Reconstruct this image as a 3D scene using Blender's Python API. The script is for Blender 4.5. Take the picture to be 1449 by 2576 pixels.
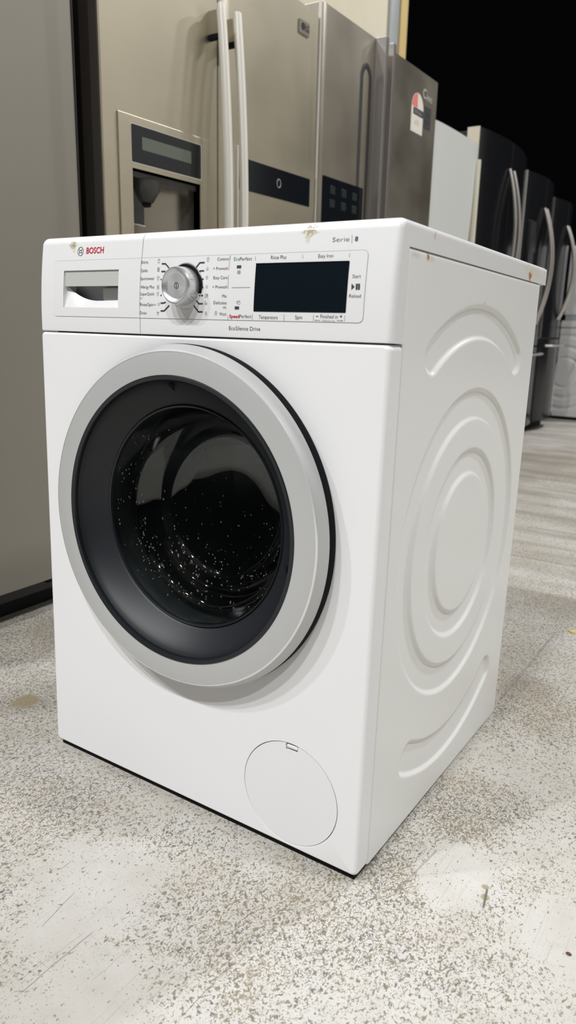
import bpy, bmesh, math, random
from mathutils import Vector, Matrix, noise

scene = bpy.context.scene
for o in list(bpy.data.objects):
    bpy.data.objects.remove(o, do_unlink=True)
COL = scene.collection
PI = math.pi

# ------------------------------------------------------------------ camera
cd = bpy.data.cameras.new('camera')
cam = bpy.data.objects.new('camera', cd)
COL.objects.link(cam)
_r, _u, _f = Vector((0.834914, 0.549902, 0.022935)), Vector((-0.154812, 0.194653, 0.968578)), Vector((-0.528159, 0.812230, -0.247650))
cam.matrix_world = Matrix((
    (_r.x, _u.x, -_f.x, 0.968846),
    (_r.y, _u.y, -_f.y, -0.758821),
    (_r.z, _u.z, -_f.z, 0.731228),
    (0, 0, 0, 1)))
cd.sensor_fit = 'VERTICAL'
cd.sensor_height = 24.0
cd.lens = 1862.176 / 2576 * 24.0
cd.clip_start = 0.02
cd.clip_end = 100
cd.dof.use_dof = True
cd.dof.focus_distance = 1.12
cd.dof.aperture_fstop = cd.lens / 4.6
scene.camera = cam

# ------------------------------------------------------------------ world, lamps, exposure
scene.view_settings.view_transform = 'Standard'
scene.view_settings.look = 'None'
scene.view_settings.gamma = 1.0
scene.view_settings.use_curve_mapping = False
scene.view_settings.exposure = -0.66
w = bpy.data.worlds.new('night')
scene.world = w
w.use_nodes = True
w.node_tree.nodes['Background'].inputs['Color'].default_value = (0.5, 0.55, 0.6, 1)
w.node_tree.nodes['Background'].inputs['Strength'].default_value = 0.004


def lamp(x, y, z, power, size=0.3, col=(1.0, 1.0, 1.0)):
    ld = bpy.data.lights.new('overhead_light', 'AREA')
    ld.shape = 'DISK'
    ld.size = size
    ld.energy = power
    ld.color = col
    lo = bpy.data.objects.new('overhead_light', ld)
    COL.objects.link(lo)
    lo.location = (x, y, z)
    return lo


# the row of ceiling lamps in front of the washer
for lx in (3.4, 0.4, -2.3, -5.0):
    lamp(lx, -5.2, 7.8, 550, 0.30)
# one to the right of the washer; two unseen ones added to brighten fridge reflections
for lx, ly, pw in ((5.2, 1.5, 420), (3.0, 7.0, 800), (3.5, 11.0, 300)):
    lamp(lx, ly, 7.8, pw, 0.6)

# ------------------------------------------------------------------ materials
MATS = {}


def new_mat(name):
    m = bpy.data.materials.new(name)
    m.use_nodes = True
    nt = m.node_tree
    b = nt.nodes['Principled BSDF']
    MATS[name] = m
    return m, nt, b


def mat(name, col, rough=0.5, metal=0.0, spec=0.5, coat=0.0, trans=0.0, ior=1.45, bump=None, vary=0.0, vscale=6.0):
    m, nt, b = new_mat(name)
    b.inputs['Base Color'].default_value = (*col, 1)
    b.inputs['Roughness'].default_value = rough
    b.inputs['Metallic'].default_value = metal
    b.inputs['Specular IOR Level'].default_value = spec
    b.inputs['Coat Weight'].default_value = coat
    b.inputs['Coat Roughness'].default_value = 0.05
    b.inputs['Transmission Weight'].default_value = trans
    b.inputs['IOR'].default_value = ior
    tc = nt.nodes.new('ShaderNodeTexCoord')
    if vary:
        n = nt.nodes.new('ShaderNodeTexNoise')
        n.inputs['Scale'].default_value = vscale
        n.inputs['Detail'].default_value = 4
        nt.links.new(tc.outputs['Object'], n.inputs['Vector'])
        mr = nt.nodes.new('ShaderNodeMapRange')
        mr.inputs['To Min'].default_value = max(0.02, rough - vary)
        mr.inputs['To Max'].default_value = rough + vary
        nt.links.new(n.outputs['Fac'], mr.inputs['Value'])
        nt.links.new(mr.outputs['Result'], b.inputs['Roughness'])
    if bump:
        n2 = nt.nodes.new('ShaderNodeTexNoise')
        n2.inputs['Scale'].default_value = bump[0]
        n2.inputs['Detail'].default_value = 3
        nt.links.new(tc.outputs['Object'], n2.inputs['Vector'])
        bp = nt.nodes.new('ShaderNodeBump')
        bp.inputs['Strength'].default_value = bump[1]
        bp.inputs['Distance'].default_value = bump[2]
        nt.links.new(n2.outputs['Fac'], bp.inputs['Height'])
        nt.links.new(bp.outputs['Normal'], b.inputs['Normal'])
    return m


def brushed(name, col, rough=0.3, axis='Y'):
    """brushed stainless steel, fine grain along one axis"""
    m, nt, b = new_mat(name)
    b.inputs['Metallic'].default_value = 1.0
    tc = nt.nodes.new('ShaderNodeTexCoord')
    mp = nt.nodes.new('ShaderNodeMapping')
    mp.inputs['Scale'].default_value = (40, 6, 900) if axis == 'Y' else (40, 900, 6)
    n = nt.nodes.new('ShaderNodeTexNoise')
    n.inputs['Scale'].default_value = 1.0
    n.inputs['Detail'].default_value = 3
    nt.links.new(tc.outputs['Object'], mp.inputs['Vector'])
    nt.links.new(mp.outputs['Vector'], n.inputs['Vector'])
    cr = nt.nodes.new('ShaderNodeMix')
    cr.data_type = 'RGBA'
    cr.inputs['A'].default_value = (*[c * 0.92 for c in col], 1)
    cr.inputs['B'].default_value = (*[min(1, c * 1.06) for c in col], 1)
    nt.links.new(n.outputs['Fac'], cr.inputs['Factor'])
    nt.links.new(cr.outputs['Result'], b.inputs['Base Color'])
    # smears: larger patches with a different gloss
    n2 = nt.nodes.new('ShaderNodeTexNoise')
    n2.inputs['Scale'].default_value = 3.0
    n2.inputs['Detail'].default_value = 4
    nt.links.new(tc.outputs['Object'], n2.inputs['Vector'])
    mr = nt.nodes.new('ShaderNodeMapRange')
    mr.inputs['From Min'].default_value = 0.3
    mr.inputs['From Max'].default_value = 0.7
    mr.inputs['To Min'].default_value = rough - 0.05
    mr.inputs['To Max'].default_value = rough + 0.06
    nt.links.new(n2.outputs['Fac'], mr.inputs['Value'])
    nt.links.new(mr.outputs['Result'], b.inputs['Roughness'])
    return m


def stained_white(name, col, rough, stains, coat=0.25):
    """white enamel or plastic with rust and dirt marks at fixed places.
    stains: (centre, radii, colour, strength, noise scale)"""
    m, nt, b = new_mat(name)
    N, L = nt.nodes, nt.links
    b.inputs['Roughness'].default_value = rough
    b.inputs['Coat Weight'].default_value = coat
    b.inputs['Coat Roughness'].default_value = 0.06
    tc = N.new('ShaderNodeTexCoord')
    prev = None
    for i, (c, rad, sc, st, ns) in enumerate(stains):
        sub = N.new('ShaderNodeVectorMath'); sub.operation = 'SUBTRACT'
        sub.inputs[1].default_value = c
        L.new(tc.outputs['Object'], sub.inputs[0])
        div = N.new('ShaderNodeVectorMath'); div.operation = 'DIVIDE'
        div.inputs[1].default_value = rad
        L.new(sub.outputs[0], div.inputs[0])
        ln = N.new('ShaderNodeVectorMath'); ln.operation = 'LENGTH'
        L.new(div.outputs[0], ln.inputs[0])
        nz = N.new('ShaderNodeTexNoise')
        nz.inputs['Scale'].default_value = ns
        nz.inputs['Detail'].default_value = 5
        L.new(tc.outputs['Object'], nz.inputs['Vector'])
        ad = N.new('ShaderNodeMath'); ad.operation = 'MULTIPLY_ADD'
        ad.inputs[1].default_value = 2.6
        ad.inputs[2].default_value = -1.3
        L.new(nz.outputs['Fac'], ad.inputs[0])
        sm = N.new('ShaderNodeMath'); sm.operation = 'ADD'
        L.new(ln.outputs['Value'], sm.inputs[0]); L.new(ad.outputs[0], sm.inputs[1])
        mr = N.new('ShaderNodeMapRange')
        mr.inputs['From Min'].default_value = 0.35
        mr.inputs['From Max'].default_value = 1.0
        mr.inputs['To Min'].default_value = st
        mr.inputs['To Max'].default_value = 0.0
        L.new(sm.outputs[0], mr.inputs['Value'])
        mx = N.new('ShaderNodeMix'); mx.data_type = 'RGBA'
        if prev is None:
            mx.inputs['A'].default_value = (*col, 1)
        else:
            L.new(prev, mx.inputs['A'])
        mx.inputs['B'].default_value = (*sc, 1)
        L.new(mr.outputs['Result'], mx.inputs['Factor'])
        prev = mx.outputs['Result']
    L.new(prev, b.inputs['Base Color'])
    return m


WHITE = (0.80, 0.805, 0.815)
RUST = (0.42, 0.17, 0.03)
BROWN = (0.30, 0.22, 0.08)
mat('white_enamel', WHITE, 0.36, coat=0.1)
stained_white('white_plastic', (0.77, 0.775, 0.785), 0.28, [
    ((0.4805, 0.008, 0.8375), (0.011, 0.05, 0.007), BROWN, 0.75, 330),
    ((0.4780, 0.006, 0.8300), (0.005, 0.05, 0.009), (0.5, 0.42, 0.2), 0.5, 330),
    ((0.598, 0.508, 0.8262), (0.02, 0.012, 0.010), RUST, 0.95, 160),
    ((0.598, 0.530, 0.8340), (0.02, 0.055, 0.016), (0.70, 0.64, 0.42), 0.35, 40),
    ((0.598, 0.497, 0.8437), (0.02, 0.006, 0.004), (0.45, 0.35, 0.2), 0.5, 300),
    ((0.598, 0.101, 0.8400), (0.02, 0.004, 0.006), (0.5, 0.36, 0.2), 0.55, 300),
], 0.1)
stained_white('drawer_plastic', (0.77, 0.775, 0.785), 0.28, [
    ((0.0725, 0.008, 0.8340), (0.0085, 0.05, 0.0055), BROWN, 0.85, 420),
    ((0.0745, 0.006, 0.8285), (0.004, 0.05, 0.007), (0.5, 0.42, 0.2), 0.4, 420),
], 0.1)
stained_white('side_enamel', (0.79, 0.80, 0.79), 0.33, [
    ((0.598, 0.0855, 0.8125), (0.02, 0.005, 0.007), RUST, 0.95, 260),
    ((0.598, 0.098, 0.8115), (0.02, 0.011, 0.005), (0.5, 0.42, 0.3), 0.3, 300),
    ((0.598, 0.050, 0.8115), (0.02, 0.014, 0.004), (0.45, 0.42, 0.38), 0.35, 300),
    ((0.598, 0.300, 0.772), (0.02, 0.004, 0.003), (0.3, 0.3, 0.3), 0.4, 300),
], 0.15)
mat('panel_plastic', (0.74, 0.745, 0.755), 0.42)
mat('recess_plastic', (0.50, 0.52, 0.49), 0.35)
mat('recess_dark', (0.30, 0.31, 0.31), 0.4)
mat('ring_silver', (0.545, 0.555, 0.555), 0.42, 0.35, bump=(900, 0.04, 0.0005))
mat('gap_black', (0.005, 0.006, 0.007), 0.7, spec=0.15)
mat('trim_black', (0.010, 0.013, 0.016), 0.28)
mat('ring_highlight', (0.85, 0.85, 0.85), 0.22, 0.5)  # brighter than the ring: its crease highlight put into the colour
mat('smoked_plastic', (0.010, 0.012, 0.016), 0.46, spec=0.5)
mat('drum_steel', (0.34, 0.35, 0.35), 0.35, 1.0)
mat('seal_rubber', (0.03, 0.033, 0.034), 0.5)
mat('display_glass', (0.006, 0.010, 0.014), 0.10)
mat('print_dark', (0.035, 0.045, 0.055), 0.6)
mat('print_grey', (0.33, 0.34, 0.35), 0.6)
mat('print_red', (0.50, 0.012, 0.035), 0.5)
mat('print_green', (0.05, 0.26, 0.11), 0.5)
mat('print_blue', (0.02, 0.055, 0.11), 0.5)
mat('chrome', (0.80, 0.80, 0.80), 0.12, 1.0)
mat('dial_silver', (0.66, 0.67, 0.68), 0.30, 0.75)
mat('dial_side', (0.60, 0.61, 0.62), 0.34, 0.35)
mat('base_black', (0.007, 0.010, 0.010), 0.7, spec=0.2)
mat('leaf_yellow', (0.62, 0.45, 0.10), 0.6)
mat('pebble_brown', (0.10, 0.035, 0.022), 0.5)

# spun dial face: concentric grain
m, nt, b = new_mat('dial_face')
b.inputs['Metallic'].default_value = 0.45
b.inputs['Roughness'].default_value = 0.30
b.inputs['Base Color'].default_value = (0.60, 0.61, 0.62, 1)
b.inputs['Anisotropic'].default_value = 0.8
tg = nt.nodes.new('ShaderNodeTangent'); tg.direction_type = 'RADIAL'; tg.axis = 'Y'
nt.links.new(tg.outputs['Tangent'], b.inputs['Tangent'])

# porthole glass: dark, clear enough to look into the drum
m, nt, b = new_mat('porthole_glass')
b.inputs['Base Color'].default_value = (0.74, 0.79, 0.80, 1)
b.inputs['Roughness'].default_value = 0.03
b.inputs['Transmission Weight'].default_value = 1.0
b.inputs['IOR'].default_value = 1.45
m, nt, b = new_mat('water')
b.inputs['Base Color'].default_value = (0.95, 0.97, 0.97, 1)
b.inputs['Roughness'].default_value = 0.02
b.inputs['Transmission Weight'].default_value = 0.9
b.inputs['IOR'].default_value = 1.33

# fridges
brushed('steel_champagne', (0.52, 0.475, 0.375), 0.42)
brushed('steel_brown', (0.50, 0.455, 0.385), 0.36)
mat('grey_door', (0.275, 0.256, 0.222), 0.45, 0.35, bump=(500, 0.05, 0.0005))
mat('dark_cabinet', (0.035, 0.035, 0.036), 0.5)
mat('gasket_grey', (0.35, 0.35, 0.34), 0.5)
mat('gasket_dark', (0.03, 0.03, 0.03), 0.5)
mat('door_edge', (0.085, 0.075, 0.066), 0.35, 0.5)
mat('satin_handle', (0.82, 0.80, 0.74), 0.36, 0.3)
mat('bright_edge', (0.72, 0.70, 0.66), 0.35, 0.4)
mat('handle_steel', (0.58, 0.55, 0.53), 0.28, 0.85)
mat('console_black', (0.008, 0.010, 0.013), 0.12)
mat('lcd', (0.125, 0.14, 0.115), 0.25)
mat('faint_grey', (0.055, 0.06, 0.06), 0.4)
mat('faint_key', (0.020, 0.025, 0.026), 0.3)
mat('button_dim', (0.022, 0.024, 0.026), 0.4)
mat('cavity_steel', (0.34, 0.31, 0.27), 0.28, 0.9)
mat('nozzle_grey', (0.055, 0.055, 0.052), 0.3)
mat('paddle_dark', (0.025, 0.027, 0.027), 0.18)
mat('badge_dark', (0.02, 0.02, 0.018), 0.4)
mat('badge_grey', (0.30, 0.28, 0.24), 0.35, 0.5)
mat('label_white', (0.72, 0.70, 0.62), 0.6)
mat('label_red', (0.72, 0.20, 0.17), 0.6)
mat('label_pink', (0.66, 0.50, 0.46), 0.6)
mat('label_black', (0.02, 0.02, 0.025), 0.5)
mat('white_door', (0.60, 0.615, 0.60), 0.40, coat=0.1)
mat('cream_handle', (0.70, 0.67, 0.55), 0.35)
mat('cream_trim', (0.62, 0.57, 0.46), 0.5)
mat('black_gloss', (0.008, 0.0085, 0.010), 0.16, spec=0.3)
mat('black_side', (0.02, 0.021, 0.023), 0.4)
mat('black_steel', (0.11, 0.108, 0.105), 0.30, 0.9)
mat('far_white', (0.72, 0.72, 0.72), 0.4, coat=0.1)
mat('far_grey', (0.40, 0.42, 0.44), 0.5)


# ------------------------------------------------------------------ mesh helpers
def weighted(ob):
    """keep flat faces evenly lit where they meet rounded edges"""
    md = ob.modifiers.new('normals', 'WEIGHTED_NORMAL')
    md.keep_sharp = True
    return ob


def link_mesh(name, me, material, parent=None, loc=(0, 0, 0)):
    ob = bpy.data.objects.new(name, me)
    COL.objects.link(ob)
    if material is not None:
        mats = material if isinstance(material, (list, tuple)) else [material]
        for mm in mats:
            me.materials.append(MATS[mm])
    if parent is not None:
        ob.parent = parent
    ob.location = loc
    return ob


def obj(name, bm, material, parent=None, smooth=None, loc=(0, 0, 0), even=False):
    bmesh.ops.recalc_face_normals(bm, faces=bm.faces)
    me = bpy.data.meshes.new(name)
    bm.to_mesh(me)
    bm.free()
    if smooth is not None:
        me.shade_smooth()
        me.set_sharp_from_angle(angle=math.radians(smooth))
    o = link_mesh(name, me, material, parent, loc)
    return weighted(o) if even else o


def bevel(bm, edges, off, seg=3):
    if off > 0 and edges:
        bmesh.ops.bevel(bm, geom=list(edges), offset=off, segments=seg, profile=0.5, affect='EDGES', clamp_overlap=True)


def add_box(bm, x0, x1, y0, y1, z0, z1, r=0.0, seg=3):
    t = bmesh.new()
    bmesh.ops.create_cube(t, size=1)
    for v in t.verts:
        v.co = Vector((x0 + (v.co.x + .5) * (x1 - x0), y0 + (v.co.y + .5) * (y1 - y0), z0 + (v.co.z + .5) * (z1 - z0)))
    bevel(t, t.edges[:], r, seg)
    merge(bm, t)


def merge(bm, t, mi=0):
    me = bpy.data.meshes.new('tmp')
    if mi:
        for f in t.faces:
            f.material_index = mi
    t.to_mesh(me)
    t.free()
    bm.from_mesh(me)
    bpy.data.meshes.remove(me)


def box(name, dims, material, parent=None, r=0.0, seg=3, smooth=40):
    bm = bmesh.new()
    add_box(bm, *dims, r, seg)
    return obj(name, bm, material, parent, smooth)


def prism(pts, axis, a, b):
    """extrude a closed 2D outline along an axis. axis x: pts=(y,z); y: (x,z); z: (x,y)"""
    bm = bmesh.new()

    def mk(p, t):
        return {'x': (t, p[0], p[1]), 'y': (p[0], t, p[1]), 'z': (p[0], p[1], t)}[axis]
    va = [bm.verts.new(mk(p, a)) for p in pts]
    vb = [bm.verts.new(mk(p, b)) for p in pts]
    n = len(pts)
    bm.faces.new(va)
    bm.faces.new(vb[::-1])
    for i in range(n):
        bm.faces.new((va[i], vb[i], vb[(i + 1) % n], va[(i + 1) % n]))
    return bm


def cap_edges(bm, axis, val):
    k = 'xyz'.index(axis)
    return [e for e in bm.edges if all(abs(v.co[k] - val) < 1e-6 for v in e.verts)]


def add_lathe(bm, prof, c, n=96, axis='y', closed=False, mi=0):
    """revolve (radius, t) about an axis through c; t measured along the axis"""
    rings = []
    for (r, t) in prof:
        ring = []
        for i in range(n):
            a = 2 * PI * i / n
            if axis == 'y':
                p = (c[0] + r * math.cos(a), c[1] + t, c[2] + r * math.sin(a))
            elif axis == 'x':
                p = (c[0] + t, c[1] + r * math.cos(a), c[2] + r * math.sin(a))
            else:
                p = (c[0] + r * math.cos(a), c[1] + r * math.sin(a), c[2] + t)
            ring.append(bm.verts.new(p))
        rings.append(ring)
    pairs = list(zip(rings, rings[1:]))
    if closed:
        pairs.append((rings[-1], rings[0]))
    for A, B in pairs:
        for i in range(n):
            f = bm.faces.new((A[i], A[(i + 1) % n], B[(i + 1) % n], B[i]))
            f.material_index = mi
    return rings


def lathe(name, prof, c, material, parent=None, n=96, axis='y', closed=False, caps=(False, False), smooth=35):
    bm = bmesh.new()
    rings = add_lathe(bm, prof, c, n, axis, closed)
    if caps[0]:
        bm.faces.new(rings[0])
    if caps[1]:
        bm.faces.new(rings[-1][::-1])
    return obj(name, bm, material, parent, smooth)


def add_tube(bm, pts, r, n=12, flat=1.0, up=Vector((0, 1, 0))):
    """sweep an ellipse (r by r*flat) along a polyline"""
    pts = [Vector(p) for p in pts]
    rings = []
    for i, p in enumerate(pts):
        d = (pts[min(i + 1, len(pts) - 1)] - pts[max(i - 1, 0)]).normalized()
        a = up - d * up.dot(d)
        if a.length < 1e-4:
            a = Vector((1, 0, 0)) - d * d.x
        a.normalize()
        b_ = d.cross(a)
        rings.append([bm.verts.new(p + a * r * math.cos(2 * PI * k / n) + b_ * r * flat * math.sin(2 * PI * k / n)) for k in range(n)])
    for A, B in zip(rings, rings[1:]):
        for k in range(n):
            bm.faces.new((A[k], A[(k + 1) % n], B[(k + 1) % n], B[k]))
    bm.faces.new(rings[0][::-1])
    bm.faces.new(rings[-1])


def rrect(x0, x1, z0, z1, r, n=6):
    pts = []
    for cx, cz, a0 in ((x1 - r, z1 - r, 0), (x0 + r, z1 - r, PI / 2), (x0 + r, z0 + r, PI), (x1 - r, z0 + r, 1.5 * PI)):
        for i in range(n + 1):
            a = a0 + PI / 2 * i / n
            pts.append((cx + r * math.cos(a), cz + r * math.sin(a)))
    return pts


def boolean_cut(ob, cutter):
    md = ob.modifiers.new('cut', 'BOOLEAN')
    md.operation = 'DIFFERENCE'
    md.solver = 'EXACT'
    md.object = cutter
    for x in list(ob.modifiers):
        if x.type == 'WEIGHTED_NORMAL':
            ob.modifiers.remove(x)
    bpy.context.view_layer.update()
    dg = bpy.context.evaluated_depsgraph_get()
    me = bpy.data.meshes.new_from_object(ob.evaluated_get(dg))
    ob.modifiers.clear()
    ob.data = me
    weighted(ob)
    cm = cutter.data
    bpy.data.objects.remove(cutter, do_unlink=True)
    bpy.data.meshes.remove(cm)


def empty(name, label, cat, loc=(0, 0, 0), rot=(0, 0, 0), group=None):
    o = bpy.data.objects.new(name, None)
    o.empty_display_size = 0.1
    COL.objects.link(o)
    o.location = loc
    o.rotation_euler = rot
    o['label'] = label
    o['category'] = cat
    if group:
        o['group'] = group
    return o


def struct(o):
    o['kind'] = 'structure'
    return o


def fill_loops(bm, loops):
    """planar face between an outer loop and holes"""
    es = []
    for lp in loops:
        for i in range(len(lp)):
            a, b_ = lp[i], lp[(i + 1) % len(lp)]
            e = bm.edges.get((a, b_))
            es.append(e if e else bm.edges.new((a, b_)))
    bmesh.ops.triangle_fill(bm, use_beauty=True, use_dissolve=False, edges=es)


def text_bm(s, x0, x1, z, h, bold=0.0, right=False):
    """lettering as a flat mesh in (x, z), fitted to the width and height given"""
    cu = bpy.data.curves.new('lettering', 'FONT')
    cu.body = s
    cu.size = 1.0
    cu.offset = bold
    cu.resolution_u = 3
    to = bpy.data.objects.new('lettering', cu)
    COL.objects.link(to)
    bpy.context.view_layer.update()
    dg = bpy.context.evaluated_depsgraph_get()
    me = bpy.data.meshes.new_from_object(to.evaluated_get(dg))
    bpy.data.objects.remove(to, do_unlink=True)
    bpy.data.curves.remove(cu)
    bm = bmesh.new()
    bm.from_mesh(me)
    bpy.data.meshes.remove(me)
    xs = [v.co.x for v in bm.verts]
    if not xs:
        return bm
    a, b_ = min(xs), max(xs)
    for v in bm.verts:
        v.co = Vector((x0 + (v.co.x - a) / (b_ - a) * (x1 - x0), 0, z + v.co.y / 0.70 * h))
    return bm

# ------------------------------------------------------------------ the setting
def build_floor_material():
    m, nt, b = new_mat('painted_concrete')
    N, L = nt.nodes, nt.links
    tc = N.new('ShaderNodeTexCoord')
    P = tc.outputs['Object']

    def nz(scale, detail=3, rough=0.5, dist=0.0, vec=None):
        n = N.new('ShaderNodeTexNoise')
        n.inputs['Scale'].default_value = scale
        n.inputs['Detail'].default_value = detail
        n.inputs['Roughness'].default_value = rough
        n.inputs['Distortion'].default_value = dist
        L.new(vec or P, n.inputs['Vector'])
        return n.outputs['Fac']

    def mth(op, a, b_=None, c=None, clamp=False):
        n = N.new('ShaderNodeMath')
        n.operation = op
        n.use_clamp = clamp
        for i, v in enumerate((a, b_, c)):
            if v is None:
                continue
            if isinstance(v, (int, float)):
                n.inputs[i].default_value = v
            else:
                L.new(v, n.inputs[i])
        return n.outputs[0]

    def step(v, a, b_, t0=0.0, t1=1.0):
        n = N.new('ShaderNodeMapRange')
        n.interpolation_type = 'SMOOTHSTEP'
        n.inputs['From Min'].default_value = a
        n.inputs['From Max'].default_value = b_
        n.inputs['To Min'].default_value = t0
        n.inputs['To Max'].default_value = t1
        L.new(v, n.inputs['Value'])
        return n.outputs['Result']

    def mix(f, a, b_):
        n = N.new('ShaderNodeMix')
        n.data_type = 'RGBA'
        for k, v in (('A', a), ('B', b_)):
            if isinstance(v, tuple):
                n.inputs[k].default_value = (*v, 1)
            else:
                L.new(v, n.inputs[k])
        if isinstance(f, (int, float)):
            n.inputs['Factor'].default_value = f
        else:
            L.new(f, n.inputs['Factor'])
        return n.outputs['Result']

    def blob(x, y, r, noise_amt=0.5, ns=14):
        s = N.new('ShaderNodeVectorMath'); s.operation = 'DISTANCE'
        s.inputs[1].default_value = (x, y, 0)
        L.new(P, s.inputs[0])
        d = mth('DIVIDE', s.outputs['Value'], r)
        d = mth('ADD', d, mth('MULTIPLY_ADD', nz(ns, 4), noise_amt * 2, -noise_amt))
        return step(d, 0.6, 1.1, 1.0, 0.0)

    sep = N.new('ShaderNodeSeparateXYZ')
    L.new(P, sep.inputs[0])
    X, Y = sep.outputs['X'], sep.outputs['Y']

    def seg(x0, y0, x1, y1, w, wob=0.004):
        """a scratch or joint: distance to a line segment"""
        dx, dy = x1 - x0, y1 - y0
        ln = math.hypot(dx, dy)
        ux, uy = dx / ln, dy / ln
        px = mth('SUBTRACT', X, x0); py = mth('SUBTRACT', Y, y0)
        along = mth('ADD', mth('MULTIPLY', px, ux), mth('MULTIPLY', py, uy))
        side = mth('ADD', mth('MULTIPLY', px, -uy), mth('MULTIPLY', py, ux))
        side = mth('ADD', side, mth('MULTIPLY_ADD', nz(30, 2), wob, -wob / 2))
        a = step(mth('ABSOLUTE', side), w * 0.4, w, 1.0, 0.0)
        t = mth('ABSOLUTE', mth('SUBTRACT', along, ln / 2))
        return mth('MULTIPLY', a, step(t, ln / 2 - 0.004, ln / 2 + 0.004, 1.0, 0.0))

    # paint with faint soiling
    paint = mix(step(nz(2.2, 5, 0.6), 0.35, 0.68), (0.455, 0.435, 0.40), (0.56, 0.545, 0.52))
    paint = mix(mth('MULTIPLY', step(nz(28, 4, 0.65), 0.42, 0.75), 0.35), paint, (0.42, 0.41, 0.37))
    paint = mix(mth('MULTIPLY', step(nz(320, 3, 0.7), 0.45, 0.72), 0.30), paint, (0.40, 0.385, 0.35))
    paint = mix(mth('MULTIPLY', step(nz(11, 6, 0.7, 0.6), 0.50, 0.70), 0.30), paint, (0.44, 0.42, 0.375))
    # how worn the paint is, region by region
    wear = mth('MULTIPLY_ADD', step(nz(2.6, 3, 0.55, 0.3), 0.30, 0.66), 0.5, 0.5)
    for (x, y, r, amt) in ((0.30, -0.20, 0.11, -0.55), (0.70, 0.10, 0.07, -0.62), (0.50, -0.30, 0.09, -0.35), (0.40, -0.32, 0.10, -0.40), (0.86, 0.08, 0.08, -0.5),
                           (0.62, 0.05, 0.05, 0.35), (0.35, -0.33, 0.05, 0.3), (-0.43, 0.26, 0.16, 0.5), (0.16, -0.06, 0.10, 0.2),
                           (0.66, 0.26, 0.10, 0.45), (-0.1, 0.02, 0.10, 0.2), (0.60, 0.62, 0.16, 0.35), (0.48, -0.25, 0.05, 0.25)):
        wear = mth('ADD', wear, mth('MULTIPLY', blob(x, y, r), amt))
    wear = mth('MAXIMUM', mth('MINIMUM', wear, 1.25), 0.0)
    # worm-like chips
    v = N.new('ShaderNodeMapping')
    v.inputs['Rotation'].default_value = (0, 0, 0.5)
    v.inputs['Scale'].default_value = (1.0, 0.72, 1.0)
    L.new(P, v.inputs['Vector'])
    c1 = nz(235, 2, 0.45, 0.6, v.outputs[0])
    c2 = nz(430, 2, 0.5, 0.4)
    chips_a = step(mth('SUBTRACT', c1, mth('MULTIPLY_ADD', wear, -0.135, 0.705)), 0.0, 0.022)
    chips2 = step(mth('SUBTRACT', c2, mth('MULTIPLY_ADD', wear, -0.13, 0.705)), 0.0, 0.02)
    # thin curling ones: a contour line of one noise, broken up by another
    line = step(mth('ABSOLUTE', mth('SUBTRACT', nz(150, 3, 0.5, 0.5, v.outputs[0]), 0.5)), 0.016, 0.034, 1.0, 0.0)
    brk = step(mth('SUBTRACT', nz(95, 2, 0.5, 0.3), mth('MULTIPLY_ADD', wear, -0.30, 0.74)), 0.0, 0.03)
    chips = mth('MAXIMUM', chips_a, mth('MULTIPLY', line, brk))
    big = step(mth('SUBTRACT', nz(46, 4, 0.6, 0.4), mth('MULTIPLY_ADD', wear, -0.08, 0.775)), 0.0, 0.03)
    bare = mix(step(nz(9, 3), 0.40, 0.62), (0.20, 0.165, 0.105), (0.125, 0.11, 0.095))
    bare = mix(step(nz(75, 2), 0.35, 0.7), bare, (0.25, 0.215, 0.15))
    col = mix(mth('MULTIPLY', chips2, 0.75), paint, bare)
    col = mix(mth('MULTIPLY', chips, 0.92), col, bare)
    col = mix(mth('MULTIPLY', big, 0.85), col, bare)
    # larger bare patches
    for (x, y, r) in ((-0.170, 0.066, 0.030), (-0.135, 0.160, 0.022), (-0.20, 0.30, 0.028), (0.748, 0.082, 0.007), (0.742, 0.100, 0.006)):
        col = mix(mth('MULTIPLY', blob(x, y, r, 0.6, 30), 0.85), col, (0.29, 0.235, 0.14))
    # dirty streaks and old stains
    m2 = N.new('ShaderNodeMapping')
    m2.inputs['Rotation'].default_value = (0, 0, 0.12)
    m2.inputs['Scale'].default_value = (0.7, 5.5, 1)
    L.new(P, m2.inputs['Vector'])
    far = step(Y, 0.9, 2.2)
    streak = mth('MULTIPLY', step(nz(1.6, 5, 0.65, 0.2, m2.outputs[0]), 0.42, 0.66), mth('MULTIPLY_ADD', far, 0.62, 0.03))
    col = mix(streak, col, (0.20, 0.175, 0.145))
    for (x, y, r, k) in ((0.63, 0.70, 0.07, 0.35), (0.56, 1.25, 0.10, 0.25), (-0.05, 3.4, 0.5, 0.45), (-0.35, 0.36, 0.13, 0.35)):
        col = mix(mth('MULTIPLY', blob(x, y, r, 0.5, 8), k), col, (0.22, 0.185, 0.14))
    # scratches and the joints in the slab
    ms = N.new('ShaderNodeMapping')
    ms.inputs['Rotation'].default_value = (0, 0, 0.06)
    ms.inputs['Scale'].default_value = (280, 7, 1)
    L.new(P, ms.inputs['Vector'])
    fine = step(nz(1.0, 2, 0.5, 0.0, ms.outputs[0]), 0.62, 0.70)
    col = mix(mth('MULTIPLY', fine, 0.30), col, (0.30, 0.28, 0.25))
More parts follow.
